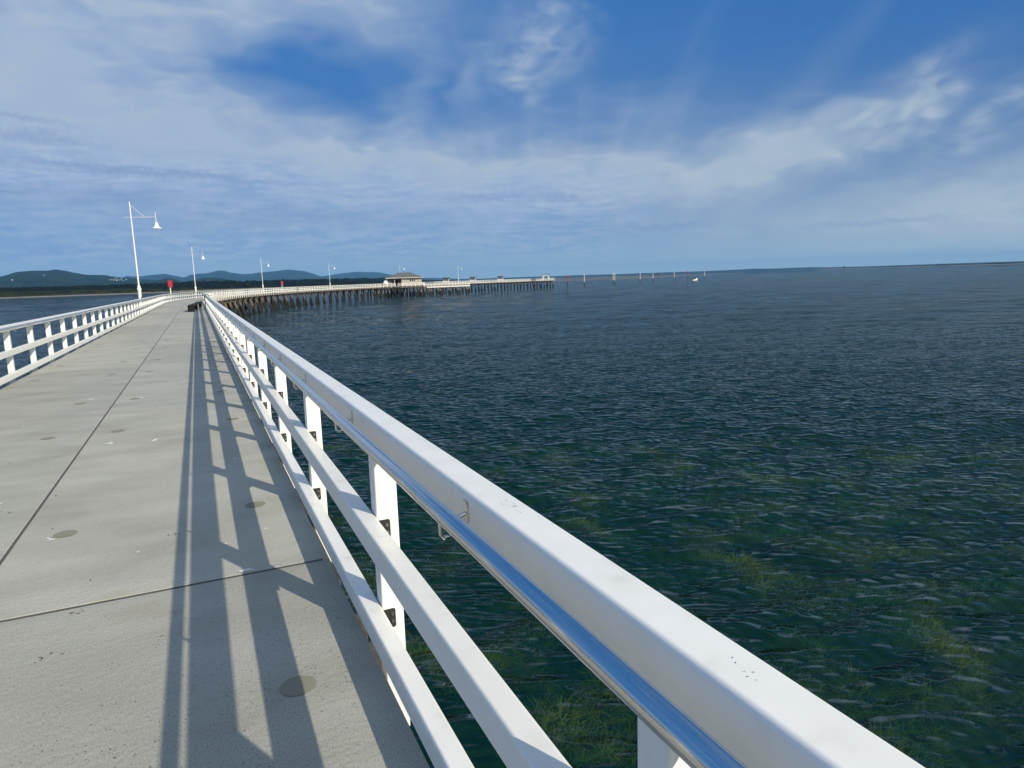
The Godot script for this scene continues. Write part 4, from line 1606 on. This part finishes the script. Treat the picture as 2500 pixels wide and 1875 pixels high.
func build_land() -> void:
	var rows := [-30.0, 0.0, 8.0, 16.0, 22.0, 26.0, 29.0, 45.0, 60.0, 100.0, 130.0, 180.0, 240.0, 400.0, 700.0, 900.0, 1500.0]
	var n := 240
	for piece in [["beach", 0, 5, "beach_sand"], ["shore_ground", 5, rows.size() - 1, "shore_ground"]]:
		var b := MB.new()
		var cnt := 0
		for j in range(piece[1], piece[2] + 1):
			for k in n + 1:
				var az := lerpf(SHORE[0][0], SHORE[-1][0], float(k) / n)
				var s := shore_at(az)
				var back: float = rows[j]
				var edge: float = s[1] + 9.0 * sin(az * 2.3) + 5.0 * sin(az * 5.1 + 1.0)
				var p := polar(az, edge + back)
				b.vert(Vector3(p.x, SEA + ground_height(back, s), p.z), Vector3(0, 1, 0))
			cnt += 1
		for j in cnt - 1:
			for k in n:
				var i := j * (n + 1) + k
				b.tri(i, i + 1, i + n + 2)
				b.tri(i, i + n + 2, i + n + 1)
		struct(piece[0], b.done(), M[piece[3]])
	# wood and scrub as masses
	var trees := []
	var tcol := PackedColorArray()
	var bush := []
	var bcol := PackedColorArray()
	var r := RandomNumberGenerator.new()
	r.seed = 31
	var clumps := FastNoiseLite.new()
	clumps.seed = 71
	clumps.frequency = 0.02
	for k in 9000:
		var az := lerpf(SHORE[0][0], SHORE[-1][0], r.randf())
		var s := shore_at(az)
		var back: float = s[4] + 330.0 * pow(r.randf(), 1.5)
		var p := polar(az, s[1] + back)
		var g := SEA + ground_height(back, s)
		var h: float = s[3] * r.randf_range(0.55, 1.08) * (1.0 + 0.5 * clumps.get_noise_2d(p.x, p.z))
		var wide := h * r.randf_range(0.5, 0.8) + 1.0
		var dark := r.randf_range(0.5, 1.15)
		trees.append(Transform3D(Basis(Vector3.UP, r.randf() * TAU).scaled(Vector3(wide, h * 0.6, wide)), Vector3(p.x, g + h * 0.42, p.z)))
		tcol.append(Color(0.014 * dark, 0.018 * dark, 0.007 * dark))
	for k in 9000:
		var az := lerpf(SHORE[0][0], -24.0, r.randf())
		var s := shore_at(az)
		if s[4] < 60.0:
			continue
		var back: float = lerpf(30.0, s[4] + 10.0, pow(r.randf(), 0.8))
		var p := polar(az, s[1] + back)
		var g := SEA + ground_height(back, s)
		var h := r.randf_range(0.5, 1.7)
		var br := clampf(0.9 + clumps.get_noise_2d(p.x * 1.6, p.z * 1.6) * 1.3 + r.randfn(0, 0.2), 0.3, 1.8)
		bush.append(Transform3D(Basis(Vector3.UP, r.randf() * TAU).scaled(Vector3(h * 1.6, h, h * 1.6)), Vector3(p.x, g + h * 0.4, p.z)))
		bcol.append(Color(0.040 * br, 0.046 * br, 0.009 * br))
	scatter("wood", "dark green coastal wood along the far shore at the left", "wood", clump(3, 46), trees, tcol)
	scatter("scrub", "olive green scrub on the low bank above the beach", "scrub", clump(4, 26), bush, bcol)
	# a line of brown wrack and reeds along the top of the beach
	var reed := []
	var rcol := PackedColorArray()
	for k in 5000:
		var az := lerpf(SHORE[0][0], SHORE[-1][0], r.randf())
		var s := shore_at(az)
		var back := r.randf_range(24.0, 36.0)
		var edge: float = s[1] + 9.0 * sin(az * 2.3) + 5.0 * sin(az * 5.1 + 1.0)
		var p := polar(az, edge + back)
		var h := r.randf_range(0.5, 1.1)
		var lightg := r.randf() < 0.45 and back > 29.0
		reed.append(Transform3D(Basis(Vector3.UP, r.randf() * TAU).scaled(Vector3(h * 2.0, h, h * 2.0)), Vector3(p.x, SEA + ground_height(back, s) + h * 0.3, p.z)))
		rcol.append(Color(0.15, 0.125, 0.05) if lightg else Color(0.035, 0.03, 0.014))
	scatter("reeds", "brown reeds and wrack along the top of the beach", "reeds", clump(5, 16), reed, rcol)

	hill("bush_hill", [[-46.0, 0.35], [-42.0, 0.7], [-37.6, 0.97], [-36.3, 1.18], [-35.3, 1.47], [-34.4, 1.53], [-33.7, 1.51], [-33.2, 1.59], [-32.7, 1.50], [-32.0, 1.31], [-31.4, 1.18], [-30.3, 1.13], [-29.85, 1.03], [-29.1, 0.91], [-28.2, 0.79], [-27.2, 0.69], [-25.9, 0.55], [-25.1, 0.42], [-23.9, 0.25], [-22.0, 0.0]], 5200.0, 1500.0, 61)
	hill("green_foothill", [[-28.6, 0.1], [-27.6, 0.45], [-26.85, 0.68], [-26.3, 0.81], [-25.95, 0.76], [-25.2, 0.5], [-24.6, 0.6], [-23.8, 0.78], [-23.3, 0.76], [-22.7, 0.7], [-22.0, 0.56], [-21.2, 0.37], [-19.5, 0.0]], 4300.0, 800.0, 62)
	hill("blue_range", [[-33.0, 0.3], [-30.5, 0.65], [-29.35, 0.88], [-28.9, 1.02], [-28.5, 0.97], [-28.0, 0.98], [-27.25, 1.06], [-26.4, 1.12], [-26.0, 1.0], [-25.2, 0.81], [-24.7, 1.0], [-24.1, 1.08], [-23.7, 1.07], [-23.3, 1.15], [-22.7, 1.28], [-22.3, 1.24], [-21.9, 1.09], [-21.1, 0.96], [-20.4, 0.96], [-20.0, 1.03], [-18.95, 1.10], [-17.6, 1.22], [-17.0, 1.14], [-16.4, 1.05], [-15.9, 0.88], [-15.2, 0.62], [-14.5, 0.43], [-12.5, 0.1]], 10500.0, 2600.0, 63)
	hill("blue_range", [[-18.0, 0.1], [-16.2, 0.41], [-15.2, 0.62], [-14.5, 0.68], [-13.7, 0.81], [-12.3, 0.91], [-11.6, 0.84], [-11.1, 0.85], [-10.5, 0.79], [-10.1, 0.68], [-9.7, 0.59], [-9.3, 0.53], [-8.6, 0.43], [-7.5, 0.3], [-6.6, 0.24], [-5.3, 0.17], [-4.0, 0.08], [-2.0, 0.03], [0.5, 0.02]], 12000.0, 2200.0, 64)
	hill("far_coast", [[-6.0, 0.0], [-3.0, 0.03], [0.0, 0.07], [4.0, 0.07], [6.0, 0.09], [9.0, 0.07], [12.2, 0.10], [15.0, 0.09], [18.5, 0.13], [19.6, 0.17], [20.6, 0.13], [21.5, 0.13], [23.5, 0.14], [25.0, 0.09], [28.0, 0.07], [34.0, 0.09], [48.0, 0.07]], 9000.0, 1200.0, 65)
	# low dark land on the right
	var low := MB.new()
	var lt := []
	var lc := PackedColorArray()
	var ledge := func(az: float) -> float: return 3900.0 - (az - 24.0) * 75.0 + 60.0 * sin(az * 1.7)
	for side in [0.0, 40.0, 500.0, 900.0]:
		for k in 61:
			var az := lerpf(24.0, 60.0, k / 60.0)
			var p := polar(az, ledge.call(az) + side)
			low.vert(Vector3(p.x, SEA + [-0.3, 1.2, 2.5, 1.5][[0.0, 40.0, 500.0, 900.0].find(side)] * clampf((az - 24.0), 0.1, 1.0), p.z), Vector3.UP)
	for j in 3:
		for k in 60:
			var i := j * 61 + k
			low.tri(i, i + 1, i + 62)
			low.tri(i, i + 62, i + 61)
	struct("low_land", low.done(), M.beach_sand)
	for k in 4500:
		var az := 25.0 + 34.0 * r.randf()
		var p := polar(az, ledge.call(az) + 60.0 + 500.0 * r.randf())
		var h := (2.6 + 2.6 * maxf(0.0, clumps.get_noise_2d(az * 22.0, 3.0)) * 2.0) * clampf((az - 24.5) / 4.0, 0.3, 1.0) * r.randf_range(0.7, 1.3)
		lt.append(Transform3D(Basis(Vector3.UP, r.randf() * TAU).scaled(Vector3(h * 1.6, h * 0.6, h * 1.6)), Vector3(p.x, SEA + 2.0 + h * 0.35, p.z)))
		lc.append(Color(0.03, 0.035, 0.018))
	scatter("mangrove", "dark low mangrove line on the horizon at the right", "mangrove", clump(6, 30), lt, lc)
	# sandbank showing at low tide
	var sb := MB.new()
	var near := [[-4.0, 1000.0], [0.0, 930.0], [4.0, 890.0], [8.0, 840.0], [11.0, 900.0], [14.0, 1200.0], [17.0, 1600.0], [19.0, 1900.0]]
	for k in near.size():
		var a: float = near[k][0]
		var d0: float = near[k][1]
		sb.vert(polar(a, d0, SEA - 0.12), Vector3.UP)
		sb.vert(polar(a, d0 + 120.0, SEA + 0.35), Vector3.UP)
		sb.vert(polar(a, maxf(d0 + 200.0, 1650.0 + 20.0 * a), SEA + 0.35), Vector3.UP)
		sb.vert(polar(a, maxf(d0 + 260.0, 1750.0 + 20.0 * a), SEA - 0.2), Vector3.UP)
	for k in near.size() - 1:
		for j in 3:
			var i := k * 4 + j
			sb.tri(i, i + 1, i + 5)
			sb.tri(i, i + 5, i + 4)
	struct("sandbank", sb.done(), M.wet_sand)
	# houses on the slope of the left hill
	var spots := [[-30.0, 0.74], [-29.88, 0.78], [-29.70, 0.80], [-29.57, 0.88], [-29.53, 0.755], [-29.40, 0.72], [-29.30, 0.79], [-29.19, 0.68], [-29.0, 0.745], [-29.78, 0.725], [-29.60, 0.69], [-33.9, 1.17], [-35.7, 0.89]]
	var words := ["leftmost of the house cluster on the bush hill", "second from the left in the hill's house cluster", "in the middle left of the hill's house cluster", "highest up in the hill's house cluster", "in the middle of the hill's house cluster", "lower middle of the hill's house cluster", "right of the middle in the hill's house cluster", "lowest at the right of the hill's house cluster", "rightmost of the house cluster on the bush hill", "lower left in the hill's house cluster", "lowest in the middle of the hill's house cluster", "alone high on the bush hill", "alone low at the far left of the bush hill"]
	var proto: Node3D = null
	for k in spots.size():
		var q := -1.0      # up the slope until the ground meets the line of sight
		while q < -0.02 and hill_height(bush_line, 5200.0, 1500.0, bush_noise, spots[k][0], q) < (5200.0 + 1500.0 * q) * tan(deg_to_rad(spots[k][1])) + EYE:
			q += 0.004
		var at := polar(spots[k][0], 5200.0 + 1500.0 * q, hill_height(bush_line, 5200.0, 1500.0, bush_noise, spots[k][0], q))
		var lab: String = "white house " + words[k]
		if proto:
			copy(proto, at, 0.4 * k, lab)
			continue
		proto = thing("hill_house", lab, "house", at, 0.0, "white houses on the bush hill")
		var b := MB.new()
		b.box(Vector3(0, 0.5, 0), Vector3(6, 5.0, 5), 0, 0.05)
		obj("wall", b.done(), M.house_white, proto)
		b = MB.new()
		b.sweep([Vector4(-3.0, 2.9, -0.5, -0.8), Vector4(3.0, 2.9, 0.5, -0.8), Vector4(0, 4.3, 0, 1)], [[Vector3(-3.4, 0, 0), Vector3.BACK, Vector3.UP], [Vector3(3.4, 0, 0), Vector3.BACK, Vector3.UP]])
		obj("roof", b.done(), M.house_roof, proto)


func build_gulls() -> void:
	var first: Node3D = null
	for s in [[25.9, 0.46, 330.0, 0.5, "left gull flying low over the lone dark beacon"], [29.97, 0.60, 360.0, -0.6, "right gull flying over the low dark land"]]:
		var at := polar(s[0], s[2], EYE + s[2] * tan(deg_to_rad(s[1])))
		if first:
			copy(first, at, s[3], s[4])
			continue
		first = thing("gull", s[4], "bird", at, s[3], "gulls over the water")
		var b := MB.new()
		b.tube([Vector3(-0.24, 0.0, 0), Vector3(-0.16, 0.0, 0), Vector3(0.0, 0, 0), Vector3(0.14, 0.02, 0), Vector3(0.2, 0.04, 0), Vector3(0.25, 0.045, 0), Vector3(0.3, 0.035, 0)], [0.01, 0.04, 0.075, 0.06, 0.045, 0.04, 0.008], 10)
		obj("body", b.done(), M.gull_white, first)
		for z in [-1.0, 1.0]:
			b = MB.new()
			b.sweep([Vector4(-0.1, 0, -1, 0), Vector4(0.0, 0.016, 0, 1), Vector4(0.1, 0, 1, 0), Vector4(0.0, -0.01, 0, -1)], [[Vector3(0.02, 0.03, 0.04 * z), Vector3.RIGHT, Vector3.UP], [Vector3(0.06, 0.16, 0.3 * z), Vector3.RIGHT * 0.9, Vector3.UP], [Vector3(-0.02, 0.13, 0.52 * z), Vector3.RIGHT * 0.6, Vector3.UP], [Vector3(-0.12, 0.05, 0.68 * z), Vector3.RIGHT * 0.1, Vector3.UP]])
			obj("wing", b.done(), M.gull_grey, first)


# ---------------------------------------------------------------- the scene
func _ready() -> void:
	rng.seed = 12
	var cam := Camera3D.new()
	cam.name = "camera"
	cam.basis = Basis(Vector3.RIGHT, deg_to_rad(-8.842)) * Basis(Vector3.BACK, deg_to_rad(-1.776))
	cam.position = Vector3(0, EYE, 0)
	cam.fov = 58.88
	cam.near = 0.05
	cam.far = 40000.0
	cam.current = true
	add_child(cam)
	var env := Environment.new()
	env.background_mode = Environment.BG_SKY
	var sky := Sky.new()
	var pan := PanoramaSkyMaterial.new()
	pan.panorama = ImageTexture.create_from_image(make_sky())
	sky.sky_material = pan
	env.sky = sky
	env.background_energy_multiplier = 1.0
	env.tonemap_mode = Environment.TONE_MAPPER_LINEAR
	env.tonemap_exposure = 1.03
	env.sdfgi_enabled = true
	env.ssao_enabled = true
	env.ssil_enabled = true
	env.fog_enabled = true
	env.fog_density = 0.00006
	env.fog_light_color = lin(0.22, 0.56, 1.0)
	var we := WorldEnvironment.new()
	we.name = "world_environment"
	we.environment = env
	add_child(we)
	var sun := DirectionalLight3D.new()
	sun.name = "sun"
	sun.light_energy = 1.6
	sun.light_color = Color(1.0, 0.955, 0.87)
	sun.light_angular_distance = 0.5
	sun.shadow_enabled = true
	add_child(sun)
	var to_sun := (across * 0.80 - along * 1.72 + Vector3.UP).normalized()
	sun.look_at_from_position(to_sun * 50.0, Vector3.ZERO)

	var tick := Time.get_ticks_msec()
	materials()
	sea_setup()
	struct("water", sea_mesh(), M.sea_water)
	sea_floor()
	build_land()
	build_pier()
	build_platform()
	build_railing("white timber railing with steel handrail along the right edge, running from the foreground", 1, -3, 125, 0.0, 58)
	build_railing("white timber railing with steel handrail along the left edge of the deck", -1, -2, 201, -1.03, 40)
	build_railing("white timber railing on the far right edge, beyond the shed", 1, 145, 183, 0.0, 0)
	build_railing("short white railing at the pier's far end", 1, 186, 192, 0.0, 0)
	build_end_stairs()
	small_railing("white railing across the pier's far end", [place(0.64, 401.0), place(-3.3, 401.0)])
	build_lamps()
	build_shelters()
	build_markers()
	build_gulls()
